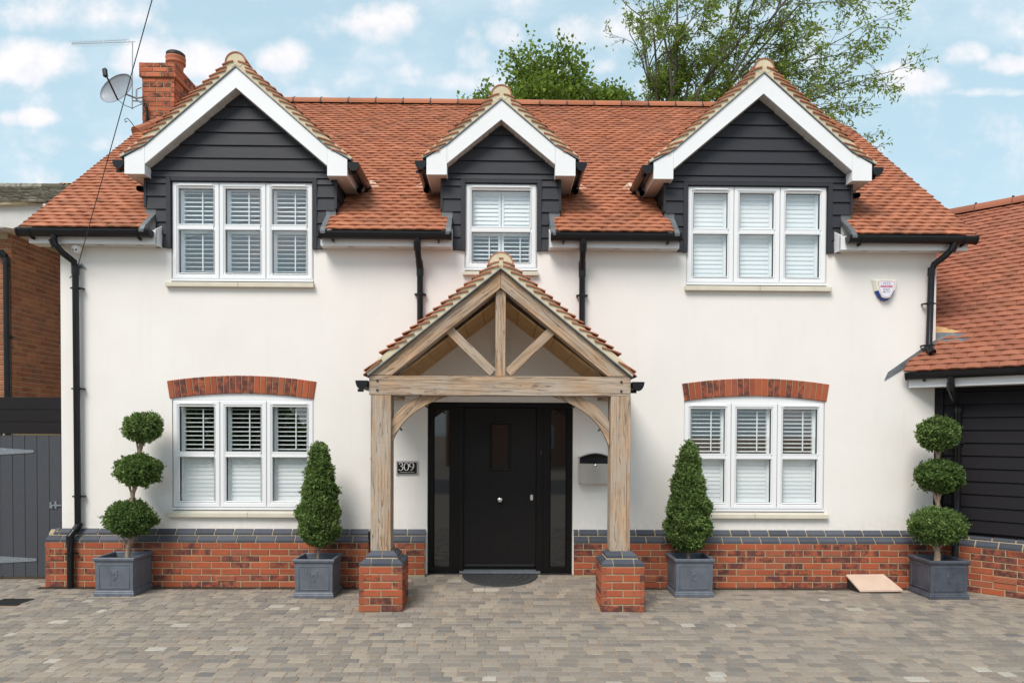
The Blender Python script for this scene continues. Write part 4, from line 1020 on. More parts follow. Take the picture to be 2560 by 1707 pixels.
    for k in range(nrow):
        t = .06 + k*.1
        aa = th - rad(21); offn = .118
        if k >= nrow-1: t = Ls - .005; offn = .04; aa = th
        elif k == nrow-2: t = Ls-.04; offn = .072; aa = th - rad(9)
        px_, pz = t*math.cos(th), AP - t*math.sin(th)
        tail = (px_+nx_*offn+.022, pz+nz_*offn-.012); Lt = .21 if k > 0 else .13; ax = random.uniform(-.02, .02)
        dxt, dzt = -math.cos(aa+ax), math.sin(aa+ax)
        def tv(y0, y1):
            pts = [(tail[0]+dxt*Lt*q, tail[1]+dzt*Lt*q+.006*(1-(2*q-1)**2)) for q in (0, .33, .66, 1)]
            return MB().prism([(X(a_), b_) for a_, b_ in pts] + [(X(a_), b_-.013) for a_, b_ in pts[::-1]], y0, y1)
        yf = -1.169 + random.uniform(-.004, .004); y = yf; w0 = .165 if k % 2 else .083
        while y < -.02:
            y1 = min(y+w0-.002, -.003); tv(y, y1).obj('tile', 'tile', porch); y = y1+.002; w0 = .165
beam('king_post', (PC, -1.035, 2.390), (PC, -1.035, 3.27), .12, .104, 'oak', porch)
rr_ = .132; hr = half_round(.37, rr_).mesh('ridge_tile'); hr.materials.append(MT['tile'])
for yy_ in (-.975, -.60, -.225): link('ridge_tile', hr, (PC, yy_, AP+.045), porch, (0, 0, PI/2))
n = 16; cp = MB().prism([(PC+(rr_-.014)*math.cos(PI*i/n), AP+.045+(rr_-.014)*math.sin(PI*i/n)) for i in range(n+1)], -1.158, -1.10)
cp.prism([(PC-.11, AP+.045), (PC+.11, AP+.045), (PC+.05, AP-.0), (PC, AP+.035), (PC-.05, AP-.0)], -1.157, -1.10); cp.obj('ridge_mortar', 'bed', porch)
MB().box(PC-.02, PC+.025, -1.164, -1.150, AP+.10, AP+.118).obj('tile_slip', 'tile', porch)
downpipe(porch, [(-1.425, -.20, 2.28), (-1.43, -.12, 2.18), (-1.44, -.07, 2.1), (-1.44, -.07, .78), (-1.46, -.10, .70), (-1.475, -.155, .62), (-1.475, -.155, .01)], r=.034, brk=[(-1.44, -.07, 1.5)], joints=(3, 5))
# ================================================================== GARAGE
garage = empty('garage', (5.4, -.2, 0), 'tiled garage wing with black boarding set at an angle right of the house', 'building')
S2 = math.sqrt(.5)
def gp(s, r, z): return Vector((5.22 + S2*(s + r), S2*(-s + r), z))
def gbox(s0, s1, r0, r1, z0, z1, m=None):
    m = m or MB(); return m.obox(gp(s0, r0, z0), gp(s1, r0, z0)-gp(s0, r0, z0), gp(s0, r1, z0)-gp(s0, r0, z0), Vector((0, 0, z1-z0)))
LG = 3.4
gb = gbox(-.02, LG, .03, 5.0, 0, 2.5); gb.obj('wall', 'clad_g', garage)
gbox(0.0, LG, -.05, .02, -.02, .528).obj('plinth', 'mortar', garage)
gpl = MB(); base = [(-.05, .528), (-.05, .545), (.001, .588), (.009, .604), (.011, .62), (.052, .660), (.06, .528)]
V = [tuple(gp(0, a, b)) for a, b in base] + [tuple(gp(LG, a, b)) for a, b in base]; nn = 6
gpl.add(V, [tuple(range(nn))[::-1], tuple(range(nn, 2*nn))] + [(i, (i+1) % nn, (i+1) % nn+nn, i+nn) for i in range(nn)]); GP = gpl.obj('plinth_top', 'mortar', garage)
dg = gp(1, 0, 0)-gp(0, 0, 0)
vent_c = gp(.70, -.05, .11)
brick_run(GP, 'brick', gp(.02, -.056, 0), dg, LG, 7, 0)
blue_run(GP, gp(.0, -.002, .530), dg, LG, 0, .05); blue_run(GP, gp(.04, .052, .606), dg, LG-.05, 1, .16)
v = gbox(.585, .80, -.060, -.03, .155, .217)
for k in range(4): gbox(.587, .798, -.068, -.060, .159+k*.0155, .168+k*.0155, v)
v.obj('air_brick', 'terracotta', garage)
gbox(-.06, .05, -.03, .03, .68, 2.40).obj('corner_post', 'clad_g', garage)
z = .69
while z < 2.42:
    m = MB(); z1 = min(z+.145, 2.43)
    a, b = gp(.055, -.018, z), gp(LG, -.018, z); c, d = gp(LG, -.002, z1-.004), gp(.055, -.002, z1-.004); e, f = gp(.055, .028, z), gp(LG, .028, z)
    m.add([a, b, c, d, e, f], [(0,1,2,3), (0,4,5,1), (0,3,4), (1,5,2)]); m.obj('cladding_board', 'clad_g', garage); z += .1475
gbox(-.25, LG, -.30, -.282, 2.365, 2.50).obj('fascia', 'white2', garage)
gbox(-.25, LG, -.281, .028, 2.367, 2.377).obj('soffit', 'soffit', garage)
gutter(garage, gp(-.26, -.36, 2.535), gp(LG, -.36, 2.535), r=.056)
downpipe(garage, [gp(.20, -.36, 2.49), gp(.20, -.36, 2.36), gp(.205, -.30, 2.28), gp(.21, -.15, 2.18), gp(.215, -.065, 2.12), gp(.215, -.065, .74), gp(.215, -.12, .64), gp(.215, -.12, .02)], brk=[(gp(.215, -.065, 1.72).x, gp(.215, -.065, 0).y, 1.72)], joints=(1, 4, 6))
GT = rad(40.2); gcs, gsn = math.cos(GT), math.sin(GT); GR = 2.60; gez = 2.53
def groofz(r): return gez + (r+.42)*math.tan(GT)
slab = MB(); P = [gp(-.2, -.38, groofz(-.38)-.02), gp(LG+.2, -.38, groofz(-.38)-.02), gp(LG+.2, GR, groofz(GR)-.02), gp(-GR-.085+.03, GR, groofz(GR)-.02), gp(.0, -.03, groofz(-.03)-.02)]
slab.add(P, [(0,1,2,3,4)]); slab.add([gp(-GR, GR, groofz(GR)), gp(LG, GR, groofz(GR)), gp(LG, 2*GR+.4, gez), gp(-GR, 2*GR+.4, gez)], [(0,1,2,3)]); slab.add([gp(LG, .02, 2.5), gp(LG, 5, 2.5), gp(LG, GR, groofz(GR)-.03)], [(0,1,2)])
gro = slab.obj('roof', 'tile_shaded', garage)
def gspans(k):
    r = -.42 + k*.1*gcs
    s0 = max(-.27, r+.01) if r < -.04 else -.075-r
    return [(s0, LG+.15)]
lay_tiles(gro, 'tile_shaded', gp(0, -.42, gez), dg, (gp(0, 1, 0)-gp(0, 0, 0))*gcs + Vector((0, 0, gsn)), int((GR+.42)/gcs/.1), gspans, 300, 'tile_field')
grm = half_round(.443, .115).mesh('ridge_tile'); grm.materials.append(MT['tile_shaded'])
s_ = -2.2
while s_ < LG:
    c = gp(s_, GR, groofz(GR)-.02); link('ridge_tile', grm, c, gro, (0, 0, -PI/4))
    q = gp(s_+.225, GR-.02, 0); MB().box(q.x-.012, q.x+.012, q.y-.012, q.y+.012, c.z+.10, c.z+.13).obj('ridge_clip', 'iron', gro)
    s_ += .45
# lead work where the garage roof meets the house
lf_ = MB()
def gz_front(x): return gez + math.tan(GT)*(.42 + (x-5.22)*S2)
lf_.prism([(4.56, gz_front(4.56)-.035), (4.60, gz_front(4.60)+.075-.04), (5.06, gz_front(5.06)+.085), (5.165, gz_front(5.165)+.085), (5.165, gz_front(5.165)-.02)], -.012, -.001); lf_.obj('lead_flashing', 'lead', garage)
saddle = MB(); A = [gp(-.04, .0, groofz(.0)+.04), gp(.36, -.06, groofz(-.06)+.035), gp(.22, .10, groofz(.10)+.04), gp(-.14, .10, groofz(.10)+.08)]
saddle.add(A, [(0,1,2,3)]); saddle.obj('lead_saddle', 'lead', garage)
A = [gp(-.14, .12, groofz(.12)+.04), gp(.22, .10, groofz(.10)+.035), gp(.0, .20, groofz(.20)+.04), gp(-.24, .27, groofz(.27)+.05)]
MB().add([a+Vector((0, 0, .01)) for a in A], [(0,1,2,3)]).obj('valley_board', 'osb', garage)
# ================================================================== NEIGHBOUR
nb_h = empty('neighbouring_house', (-8, 3, 0), 'brown brick neighbouring house with mossy old roof behind the gate', 'building')
NX, NY = -7.25, 2.3
n1 = MB().box(-14, NX-.008, NY+.008, 9, 0, 4.75); nw = n1.obj('wall', 'mortar_grey', nb_h)
cnt = [300]; sf = MB()
def nhide(c): return c.z < 1.95
brick_run(nw, 'brick_nb', (NX, NY, 1.95), (0, 1, 0), 2.6, 37, 0, count=cnt, stuff=sf, hide=lambda c: c.z > 4.72)
brick_run(nw, 'brick_nb', (NX-1.0, NY, 1.95), (1, 0, 0), 1.0, 36, 1, count=[999], hide=lambda c: c.x < NX-.65)
if sf.V: sf.obj('brick_run', 'brick_nb', nw, kind='stuff')
# boxed eaves and soffit; the white verge board's shade is put into its grey
MB().prism([(-9.5, 4.80), (-9.5, 5.06), (-6.95, 5.06), (-6.62, 5.10), (-6.62, 4.98), (-7.02, 4.72), (-7.6, 4.80)], NY-.28, NY-.25).obj('bargeboard', 'soffit', nb_h)
MB().add([(-9.5, NY-.25, 4.80), (-7.2, NY-.25, 4.74), (-6.62, NY-.25, 4.80), (-6.62, NY+3, 4.80), (-9.5, NY+3, 4.80)], [(0,1,2,3,4)]).obj('soffit', 'soffit', nb_h)
MB().box(-6.64, -6.62, NY-.25, NY+5, 4.80, 5.06).obj('fascia', 'white2', nb_h)
nr = MB().add([(-14, NY-.35, 5.06), (-6.55, NY-.35, 5.06), (-6.55, NY+2.6, 6.25), (-14, NY+2.6, 6.25)], [(0,1,2,3)]); nro = nr.obj('roof', 'tile_old', nb_h)
th_ = math.atan2(1.19, 2.95)
lay_tiles(nro, 'tile_old', (-7.5, NY-.38, 5.06), (1, 0, 0), (0, math.cos(th_), math.sin(th_)), 31, lambda k: [(-2.6, 1.0)], 300, 'tile_field', jig=2.2)
for i in range(10): MB().tube([(-10+i*.4, NY+2.6, 6.27), (-10+i*.4+.392, NY+2.6, 6.27)], .08, 10).obj('ridge_tile', 'tile_old', nro)
MB().prism([(-9.5, 5.045), (-7.4, 5.03), (-6.9, 5.055), (-6.56, 5.085), (-6.56, 5.11), (-9.5, 5.075)], NY-.36, NY-.27).obj('mortar_bed', 'bed', nb_h)
lichen = material('orange_lichen'); lichen[2].inputs['Base Color'].default_value = (.62, .30, .03, 1)
MT['lichen'] = lichen[0]
lm = MB()
for i in range(26): a, b = random.gauss(-7.95, .07), random.gauss(NY+2.56, .02); q = random.uniform(.01, .025); lm.lathe((a, b, 6.335), [(q, 0), (q*.6, .012)], 7)
lm.obj('lichen', 'lichen', nb_h, kind='stuff')
downpipe(nb_h, [(-7.9, NY-.16, 4.72), (-7.55, NY-.14, 4.56), (-7.33, NY-.06, 4.40), (-7.29, NY-.05, 4.30), (-7.285, NY-.05, .1)], r=.042, brk=[(-7.285, NY-.05, 3.2)], joints=(2, 3))
MB().box(-10.6, -9.66, 4.6, 5.3, 5.5, 7.3).obj('chimney', 'brick_nb', nb_h)
# ================================================================== GATE AND SCREEN
gate = empty('garden_gate', (-5.75, .35, 0), 'grey boarded side gate with long strap hinges beside the drainpipe', 'gate')
bx = -6.07; k = 0
while k < 5:
    MB().box(bx+k*.1475+.001, bx+(k+1)*.1475-.004, .345, .37, .035, 1.755).obj('board', 'gate', gate, bevel=.002); k += 1
for zz in (.25, 1.0, 1.55): MB().box(bx, -5.34, .371, .40, zz-.05, zz+.05).obj('ledge', 'gate', gate)
for zz, xe in ((1.56, -5.66), (.24, -5.635)):
    MB().prism([(bx-.06, zz-.045), (bx-.06, zz+.045), (xe-.01, zz+.016), (xe, zz), (xe-.01, zz-.016)], .338, .3445).obj('strap_hinge', 'galv', gate)
MB().box(-5.47, -5.335, .332, .338, .895, .915).box(-5.475, -5.450, .334, .344, .87, .945).box(-5.415, -5.39, .334, .344, .865, .955).tube([(-5.44, .33, .90), (-5.44, .325, .87)], .006, 6).obj('bolt', 'galv', gate)
MB().box(-5.330, -5.255, .33, .42, 0, 1.80).obj('gate_post', 'clad_g', gate)
MB().box(-6.60, bx-.004, .35, .40, 0.02, 1.80).obj('gate_side_panel', 'gate', gate)
scr = empty('boarded_screen', (-5.8, .35, 1.8), 'near black horizontal board screen fixed above the grey side gate', 'fence')
for k in range(3): MB().box(-6.9, -5.13, .33, .355, 1.772+k*.1475+.002, 1.772+(k+1)*.1475-.003+(.005 if k == 2 else 0)).obj('board', 'screen', scr, bevel=.002)
MB().box(-6.9, -5.13, .356, .40, 1.80, 2.18).obj('batten', 'screen', scr)
# ================================================================== PLANTERS AND TOPIARY
def planter(x, y, label, pm='planter'):
    t = empty('planter', (x, y, 0), label, 'planter', 'square lead grey planters along the front of the house')
    b = MB(); h0, h1 = .205, .213
    def sq(h, z): return [(x-h, y-h, z), (x+h, y-h, z), (x+h, y+h, z), (x-h, y+h, z)]
    def loft(m, L):
        b_ = len(m.V)
        for h, z in L: m.V += sq(h, z)
        for i in range(len(L)-1):
            for j in range(4): m.F.append((b_+i*4+j, b_+i*4+(j+1) % 4, b_+(i+1)*4+(j+1) % 4, b_+(i+1)*4+j)); m.R.append(0)
        return m
    loft(b, [(.207, .055), (.203, .06), (.208, .375), (.205, .38), (.19, .38), (.188, .33)]); bo = b.obj('body', pm, t, bevel=.003)
    loft(MB(), [(.19, .0), (.219, .0), (.219, .032), (.213, .038), (.213, .05), (.207, .058)]).obj('base_moulding', pm, t, bevel=.003)
    loft(MB(), [(.204, .372), (.213, .380), (.222, .390), (.226, .402), (.226, .418), (.221, .425), (.197, .425), (.193, .418), (.190, .36)]).obj('rim', pm, t, bevel=.002)
    for q in range(4):
        ang = q*PI/2; m = MB(); m.ring(-.168, .168, .085, .352, [(0, -.2065), (.003, -.2115), (.010, -.2115), (.013, -.2065)])
        R = Matrix.Translation((x, y, 0)) @ Matrix.Rotation(ang, 4, 'Z'); m.V = [tuple(R @ Vector(v)) for v in m.V]; m.obj('panel_moulding', pm, t)
    c = MB(); yq = y-.2075
    shield = [(-.038, .05), (.038, .05), (.038, .0), (.028, -.03), (0, -.055), (-.028, -.03), (-.038, 0)]
    for i in range(7):
        a, b2 = shield[i], shield[(i+1) % 7]; c.tube([(x+a[0], yq, .235+a[1]), (x+b2[0], yq, .235+b2[1])], .0035, 6)
    c.tube([(x, yq, .19), (x, yq, .245)], .004, 6)
    for (a, b2, r_) in ((0, .262, .015), (-.014, .252, .012), (.014, .252, .012), (-.018, .238, .008), (.018, .238, .008)): c.lathe((0, 0, 0), [(r_, 0), (r_*.6, .003)], 10); c.V[-20:] = [(x+a+v[0], yq+.001-v[2], b2+v[1]) for v in c.V[-20:]]
    for i in range(3): c.tube([(x, yq, .195), (x+(i-1)*.014, yq, .178)], .003, 5)
    c.obj('crest', pm, t)
    MB().box(x-.189, x+.189, y-.189, y+.189, .3, .362).obj('soil', 'soil', t)
    return t
def leaves(name, P, Dn, size, asp, mat, parent, loc, seed=0, rnv=None, **kw):
    """P (n,3) leaf bases, Dn (n,3) leaf directions -> one mesh of small rhombic leaves"""
    r = np.random.default_rng(seed); n = len(P)
    Dn = Dn/np.maximum(np.linalg.norm(Dn, axis=1, keepdims=True), 1e-6)
    q = r.normal(size=(n, 3)); S = np.cross(Dn, q); S /= np.maximum(np.linalg.norm(S, axis=1, keepdims=True), 1e-6)
    Nn = np.cross(S, Dn)
    ln = size*r.uniform(.65, 1.25, (n, 1)); wd = ln*asp
    V = np.empty((n, 4, 3)); V[:, 0] = P; V[:, 1] = P+Dn*ln*.5+S*wd*.5+Nn*ln*.08; V[:, 2] = P+Dn*ln; V[:, 3] = P+Dn*ln*.5-S*wd*.5+Nn*ln*.08
    V = V.reshape(-1, 3)-np.array(loc)
    me = fastmesh(name, V, np.arange(n*4), rnv if rnv is not None else r.uniform(0.001, 1, n), mat)
    o = link(name, me, loc, parent); return props(o, **kw)
def topi_leaves(c, R, seed, nspr, cone=None):
    r = np.random.default_rng(seed); c = np.array(c); R = np.array(R)
    d = r.normal(size=(nspr, 3)); d /= np.linalg.norm(d, axis=1, keepdims=True)
    ph = r.uniform(0, 6.28, (6, 3)); fr = r.uniform(2, 5, (6, 3))
    bumpv = sum(np.sin(d @ fr[i]*1.7+ph[i, 0]) for i in range(6))/6
    if cone is None:
        rad_ = (1+.22*bumpv)*r.uniform(.84, 1.0, nspr)+r.normal(0, .045, nspr)+(r.uniform(0, 1, nspr) < .04)*r.uniform(.04, .13, nspr)
        p = c+d*R*rad_[:, None]; nrm = d/R; nrm /= np.linalg.norm(nrm, axis=1, keepdims=True)
    else:
        z0, z1, prof = cone; t = r.uniform(0, 1, nspr*3); rr = np.interp(t, prof[0], prof[1]); keep = r.uniform(0, max(prof[1]), nspr*3) < rr; t, rr = t[keep][:nspr], rr[keep][:nspr]
        m = len(t); a = r.uniform(0, 2*PI, m); bv = np.sin(a*3+t*9+seed)+np.sin(a*5-t*17+seed*2)+1.3*np.sin(t*31+a*2+seed*3)
        rr2 = rr*(1+.06*bv)*r.uniform(.84, 1.0, m)+r.normal(0, .012, m)+(r.uniform(0, 1, m) < .04)*r.uniform(.01, .03, m)
        p = np.stack([c[0]+np.cos(a)*rr2, c[1]+np.sin(a)*rr2, z0+t*(z1-z0)], 1); nrm = np.stack([np.cos(a), np.sin(a), .35+.9*(t > .93)], 1); nrm /= np.linalg.norm(nrm, axis=1, keepdims=True)
    n = len(p); k = 13
    dirn = nrm+r.normal(0, .35, (n, 3))+np.array([0, 0, .2]); dirn /= np.linalg.norm(dirn, axis=1, keepdims=True)
    off = r.uniform(-.026, .012, (n, k, 1)); Pp = p[:, None]+dirn[:, None]*off+r.normal(0, .003, (n, k, 3))
    Dd = dirn[:, None]*.55+r.normal(0, .75, (n, k, 3))
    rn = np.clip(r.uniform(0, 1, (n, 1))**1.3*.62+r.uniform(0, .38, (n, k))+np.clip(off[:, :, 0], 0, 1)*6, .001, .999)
    return Pp.reshape(-1, 3), Dd.reshape(-1, 3), rn.reshape(-1)
def topiary(label, base, segs, balls, seed):
    t = empty('topiary_tree', base, label, 'topiary', 'clipped box trees in the grey planters')
    tr = MB(); rr = random.Random(seed)
    for (pts, r0, r1) in segs:
        n = len(pts); P = [Vector(p) for p in pts]; Q = []
        for i in range(n-1):
            for q in range(4): Q.append(P[i].lerp(P[i+1], q/4)+Vector((rr.uniform(-.004, .004), rr.uniform(-.004, .004), 0)))
        Q.append(P[-1]); tr.tube(Q, [r0+(r1-r0)*i/(len(Q)-1) for i in range(len(Q))], 8)
    tr.obj('trunk', 'bark_t', t, smooth=True)
    for i, (c, R, cone) in enumerate(balls):
        core = MB()
        if cone is None:
            core.lathe(c, [(R[0]*.68*math.sin(PI*j/10)+.001, -R[2]*.68*math.cos(PI*j/10)) for j in range(11)], 16)
            nspr = int(1500*(R[0]*R[2])/.04)
        else:
            z0, z1, prof = cone; core.lathe((c[0], c[1], z0), [(max(v*.7, .002), (z1-z0)*u*.97+.01) for u, v in zip(*prof)], 16); nspr = 4300
        P_, D_, rn = topi_leaves(c, R, seed*10+i, nspr, cone)
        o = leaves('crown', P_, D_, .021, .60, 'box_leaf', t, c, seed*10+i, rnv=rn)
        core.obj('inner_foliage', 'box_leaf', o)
    return t
planter(-4.22, -.345, 'grey square planter holding the three ball tree near the gate and left drainpipe')
planter(-2.02, -.415, 'grey square planter with cone shaped shrub, just left of the left porch pier')
planter(2.17, -.345, 'grey square planter with cone shaped shrub, just right of the right porch pier')
planter(4.97, -.430, 'darker looking grey square planter in the corner beside the garage and tan slab', 'planter_wet_shaded')
topiary('three ball box tree standing left of the lower left window', (-4.20, -.345, .36),
        [([(-4.185, -.345, .34), (-4.17, -.345, .50), (-4.15, -.345, .62)], .032, .02), ([(-4.175, -.345, .50), (-4.24, -.36, .66)], .016, .010), ([(-4.172, -.345, .48), (-4.09, -.33, .66), (-4.06, -.33, .72)], .016, .010),
         ([(-4.13, -.345, .98), (-4.12, -.345, 1.10), (-4.07, -.345, 1.24)], .026, .02), ([(-4.125, -.345, 1.08), (-4.17, -.35, 1.26)], .014, .01), ([(-4.11, -.345, 1.04), (-4.12, -.33, 1.24)], .013, .01),
         ([(-4.055, -.345, 1.52), (-4.03, -.345, 1.62), (-3.99, -.345, 1.74)], .026, .018), ([(-4.05, -.345, 1.56), (-4.08, -.35, 1.72)], .012, .009), ([(-4.04, -.345, 1.55), (-4.03, -.36, 1.72)], .012, .009)],
        [((-4.145, -.345, .835), (.262, .24, .198), None), ((-4.055, -.345, 1.375), (.243, .225, .176), None), ((-4.005, -.345, 1.85), (.198, .19, .166), None)], 1)
PRC = ([0, .04, .12, .3, .5, .7, .88, .96, 1], [.07, .145, .205, .225, .182, .138, .098, .068, .02])
topiary('tall box cone overlapping the right edge of the lower left window', (-2.01, -.415, .36), [([(-2.02, -.415, .34), (-2.02, -.415, .62)], .02, .016)],
        [((-2.01, -.415, 1.1), (.25, .25, .6), (.545, 1.70, PRC))], 2)
PRD = ([0, .04, .12, .25, .4, .6, .8, .93, 1], [.08, .165, .225, .25, .222, .165, .118, .078, .025])
topiary('tall box cone overlapping the left edge of the lower right window', (2.155, -.345, .36), [([(2.16, -.345, .34), (2.15, -.345, .62)], .024, .018), ([(2.155, -.345, .46), (2.22, -.35, .60)], .012, .009), ([(2.155, -.345, .44), (2.09, -.35, .58)], .010, .008)],
        [((2.15, -.345, 1.1), (.27, .27, .6), (.49, 1.735, PRD))], 3)
topiary('three ball box tree standing in front of the house and garage corner', (4.97, -.43, .36),
        [([(4.965, -.43, .34), (4.96, -.43, .46), (4.95, -.43, .60)], .04, .028), ([(4.955, -.43, .46), (4.88, -.44, .62)], .016, .010), ([(4.96, -.43, .50), (5.04, -.43, .62)], .014, .010),
         ([(4.96, -.43, .96), (4.95, -.43, 1.06), (4.99, -.43, 1.18)], .028, .02), ([(4.955, -.43, 1.02), (4.90, -.43, 1.18)], .018, .012), ([(4.955, -.43, 1.0), (4.95, -.44, 1.2)], .016, .012),
         ([(4.955, -.43, 1.48), (4.95, -.43, 1.56), (5.0, -.43, 1.72)], .028, .018), ([(4.95, -.43, 1.54), (4.90, -.44, 1.70)], .014, .010), ([(4.95, -.43, 1.54), (4.95, -.44, 1.70)], .014, .010)],
        [((4.955, -.43, .79), (.28, .255, .20), None), ((4.965, -.43, 1.35), (.245, .225, .176), None), ((4.945, -.43, 1.82), (.215, .20, .182), None)], 4)
# ================================================================== SMALL THINGS
# doormat: half round, lying on the ramp
dm = MB(); nseg = 28; mx, my = .012, -.035; A = []
for i in range(nseg+1): t = PI+PI*i/nseg; A.append((mx+.445*math.cos(t), my+.43*math.sin(t)))
def mz(x, y): return gh(x, y)+.010
for (rr0, rr1, zz) in ((0, .40, .0), (.40, .44, .003), (.44, .4451, -.009)):
    for i in range(nseg):
        t0, t1 = PI+PI*i/nseg, PI+PI*(i+1)/nseg
        P = [(mx+r_*math.cos(t), my+r_*.97*math.sin(t)) for r_, t in ((rr0, t0), (rr1, t0), (rr1, t1), (rr0, t1))]
        za, zb_ = (zz, zz) if rr1 != .4451 else (.003, -.009)
        dm.add([(P[0][0], P[0][1], mz(*P[0])+za), (P[1][0], P[1][1], mz(*P[1])+(zz if rr1 != .4451 else -.009)), (P[2][0], P[2][1], mz(*P[2])+(zz if rr1 != .4451 else -.009)), (P[3][0], P[3][1], mz(*P[3])+za)], [(0,1,2,3)])
mat_o = dm.obj('doormat', 'mat', None, label='dark grey half round rubber doormat in front of the black door', category='doormat') if False else dm.obj('doormat', 'mat')
props(mat_o, 'dark grey half round rubber doormat in front of the black door', 'doormat')
for rr0 in (.10, .19, .27, .345):
    m = MB(); n_ = int(rr0*60)
    m.tube([(mx+rr0*math.cos(PI+PI*i/20), my-.01+rr0*.97*math.sin(PI+PI*i/20), mz(mx+rr0*math.cos(PI+PI*i/20), my+rr0*.97*math.sin(PI+PI*i/20))+.002) for i in range(21)], .005, 6)
    for i in range(n_):
        t = PI+PI*(i+.5)/n_; a, b = (rr0+.012, rr0+.055); m.tube([(mx+q*math.cos(t), my-.01+q*.97*math.sin(t), mz(mx+q*math.cos(t), my+q*.97*math.sin(t))+.001) for q in (a, b)], .004, 5)
    m.obj('raised_pattern', 'mat', mat_o, kind='stuff')
rs = empty('sloping_slab', (4.33, -.2, 0), 'tan coloured sloping slab leaning down onto the paving by the wall', 'slab')
V = [(4.07, -.125, .150), (4.515, -.125, .155), (4.625, -.345, .016), (4.125, -.350, .012)]
MB().add(V+[(a, b, c+.022) for a, b, c in V], [(3,2,1,0), (4,5,6,7), (0,1,5,4), (1,2,6,5), (2,3,7,6), (3,0,4,7)]).obj('slab', 'ramp', rs, bevel=.003)
MB().add([(4.085, -.13, 0), (4.085, -.13, .148), (4.135, -.345, .01), (4.50, -.13, 0), (4.50, -.13, .15), (4.61, -.34, .01)], [(0, 2, 1), (3, 4, 5), (0, 1, 4, 3)]).obj('slab_gap_shade', 'iron', rs)  # shaded gap under the slab, drawn as dark panels
mh = MB().box(-5.32, -5.0, -.975, -.685, -.006, .006); mh.ring(0, 0, 0, 0, [(0, 0), (0, 0)]) if False else None
mo = mh.obj('drain_cover', 'iron', bevel=.002); props(mo, 'flat dark metal drain cover set in the paving at the left edge', 'drain cover')
for i in range(8): MB().box(-5.30+i*.036, -5.285+i*.036, -.96, -.70, .0065, .009).obj('cover_rib', 'iron', mo)
# letter box
lb = empty('letter_box', (1.10, -.06, 1.4), 'brushed steel letter box with arched top hung beside the right porch post', 'letter box')
X0, X1 = .925, 1.31
MB().box(X0, X1, -.10, -.002, 1.228, 1.46).obj('body', 'steel', lb, bevel=.004)
MB().box(X0+.025, X1-.02, -.124, -.1005, 1.222, 1.458).obj('front_door', 'steel', lb, bevel=.004)
n = 12; arc = [(X0+(X1-X0)*i/n, 1.535+.05*math.sin(PI*i/n)) for i in range(n+1)]
MB().prism([(X0+.003, 1.461)] + [(a, b-.012) for a, b in arc][1:-1] + [(X1-.003, 1.461)], -.095, -.003).obj('hood_back', 'black', lb)
hd = MB().prism([(a, b) for a, b in arc] + [(a, b-.009) for a, b in arc[::-1]], -.135, -.002); hd.box(X0, X0+.012, -.10, -.002, 1.46, 1.53); hd.box(X1-.012, X1, -.10, -.002, 1.46, 1.53); hd.obj('hood', 'steel', lb)
MB().prism([(-.118, 1.462), (-.118, 1.474), (-.098, 1.53), (-.09, 1.53), (-.09, 1.462)], X0+.016, X1-.014, axis='x').obj('slot_flap', 'black', lb)
k_ = MB().lathe((0, 0, 0), [(.014, 0), (.014, .006), (.008, .010)], 16); k_.V = [(v[0]+1.122, -.124-v[2], v[1]+1.435) for v in k_.V]; k_.obj('lock', 'chrome', lb)
# lettering: pen strokes of changing width
def stroke(mb, pts, wid, y, y2):
    P = [Vector((a, b)) for a, b in pts]; n = len(P); L_ = []; R_ = []
    for i, p in enumerate(P):
        d = (P[min(i+1, n-1)]-P[max(i-1, 0)]).normalized(); q = Vector((-d.y, d.x))*wid[i]/2; L_.append(p+q); R_.append(p-q)
    for i in range(n-1):
        poly = [L_[i], L_[i+1], R_[i+1], R_[i]]; mb.prism([(a.x, a.y) for a in poly], y, y2)
def spline(pts, n=24):
    out_ = []; P = [pts[0]]+pts+[pts[-1]]; segs = len(pts)-1
    for i in range(segs):
        p0, p1, p2, p3 = [np.array(v, float) for v in P[i:i+4]]
        for q in range(max(2, n//segs)):
            t = q/max(2, n//segs); out_.append(tuple(.5*((2*p1)+(-p0+p2)*t+(2*p0-5*p1+4*p2-p3)*t*t+(-p0+3*p1-3*p2+p3)*t**3)))
    out_.append(pts[-1]); return out_
hp_ = empty('house_number_plate', (-1.085, -.02, 1.396), 'black plate lettered 309 on clear backing on the wall between post and door', 'number plate')
MB().box(-1.215, -.955, -.016, -.006, 1.315, 1.478).obj('backing_plate', 'acrylic', hp_, bevel=.002)
MB().prism([(-1.198, 1.338), (-1.19, 1.330), (-.980, 1.330), (-.972, 1.338), (-.972, 1.452), (-.980, 1.460), (-1.19, 1.460), (-1.198, 1.452)], -.026, -.017).obj('black_plate', 'plate', hp_)
for (a, b) in ((-1.204, 1.325), (-.966, 1.325), (-1.204, 1.467), (-.966, 1.467)): MB().box(a-.004, a+.004, -.030, -.016, b-.004, b+.004).obj('screw', 'galv', hp_)
def numeral(pts, wf, ox, oz, sc, nm):
    s = spline(pts, 40); n = len(s); wd = []
    for i in range(n):
        a = np.array(s[min(i+1, n-1)])-np.array(s[max(i-1, 0)]); c = abs(a[1])/max(np.hypot(*a), 1e-6); wd.append((.04+.085*c**1.5)*sc*wf)
    m = MB(); stroke(m, [(ox+a*sc, oz+b*sc) for a, b in s], wd, -.0285, -.0262); m.obj(nm, 'letter', hp_)
SC = .090
numeral([(.04, .80), (.12, .93), (.28, .98), (.45, .90), (.48, .76), (.38, .62), (.22, .55), (.40, .50), (.52, .36), (.50, .17), (.36, .04), (.18, .0), (.04, .06), (.0, .14)], 1, -1.180, 1.366, SC, 'digit')
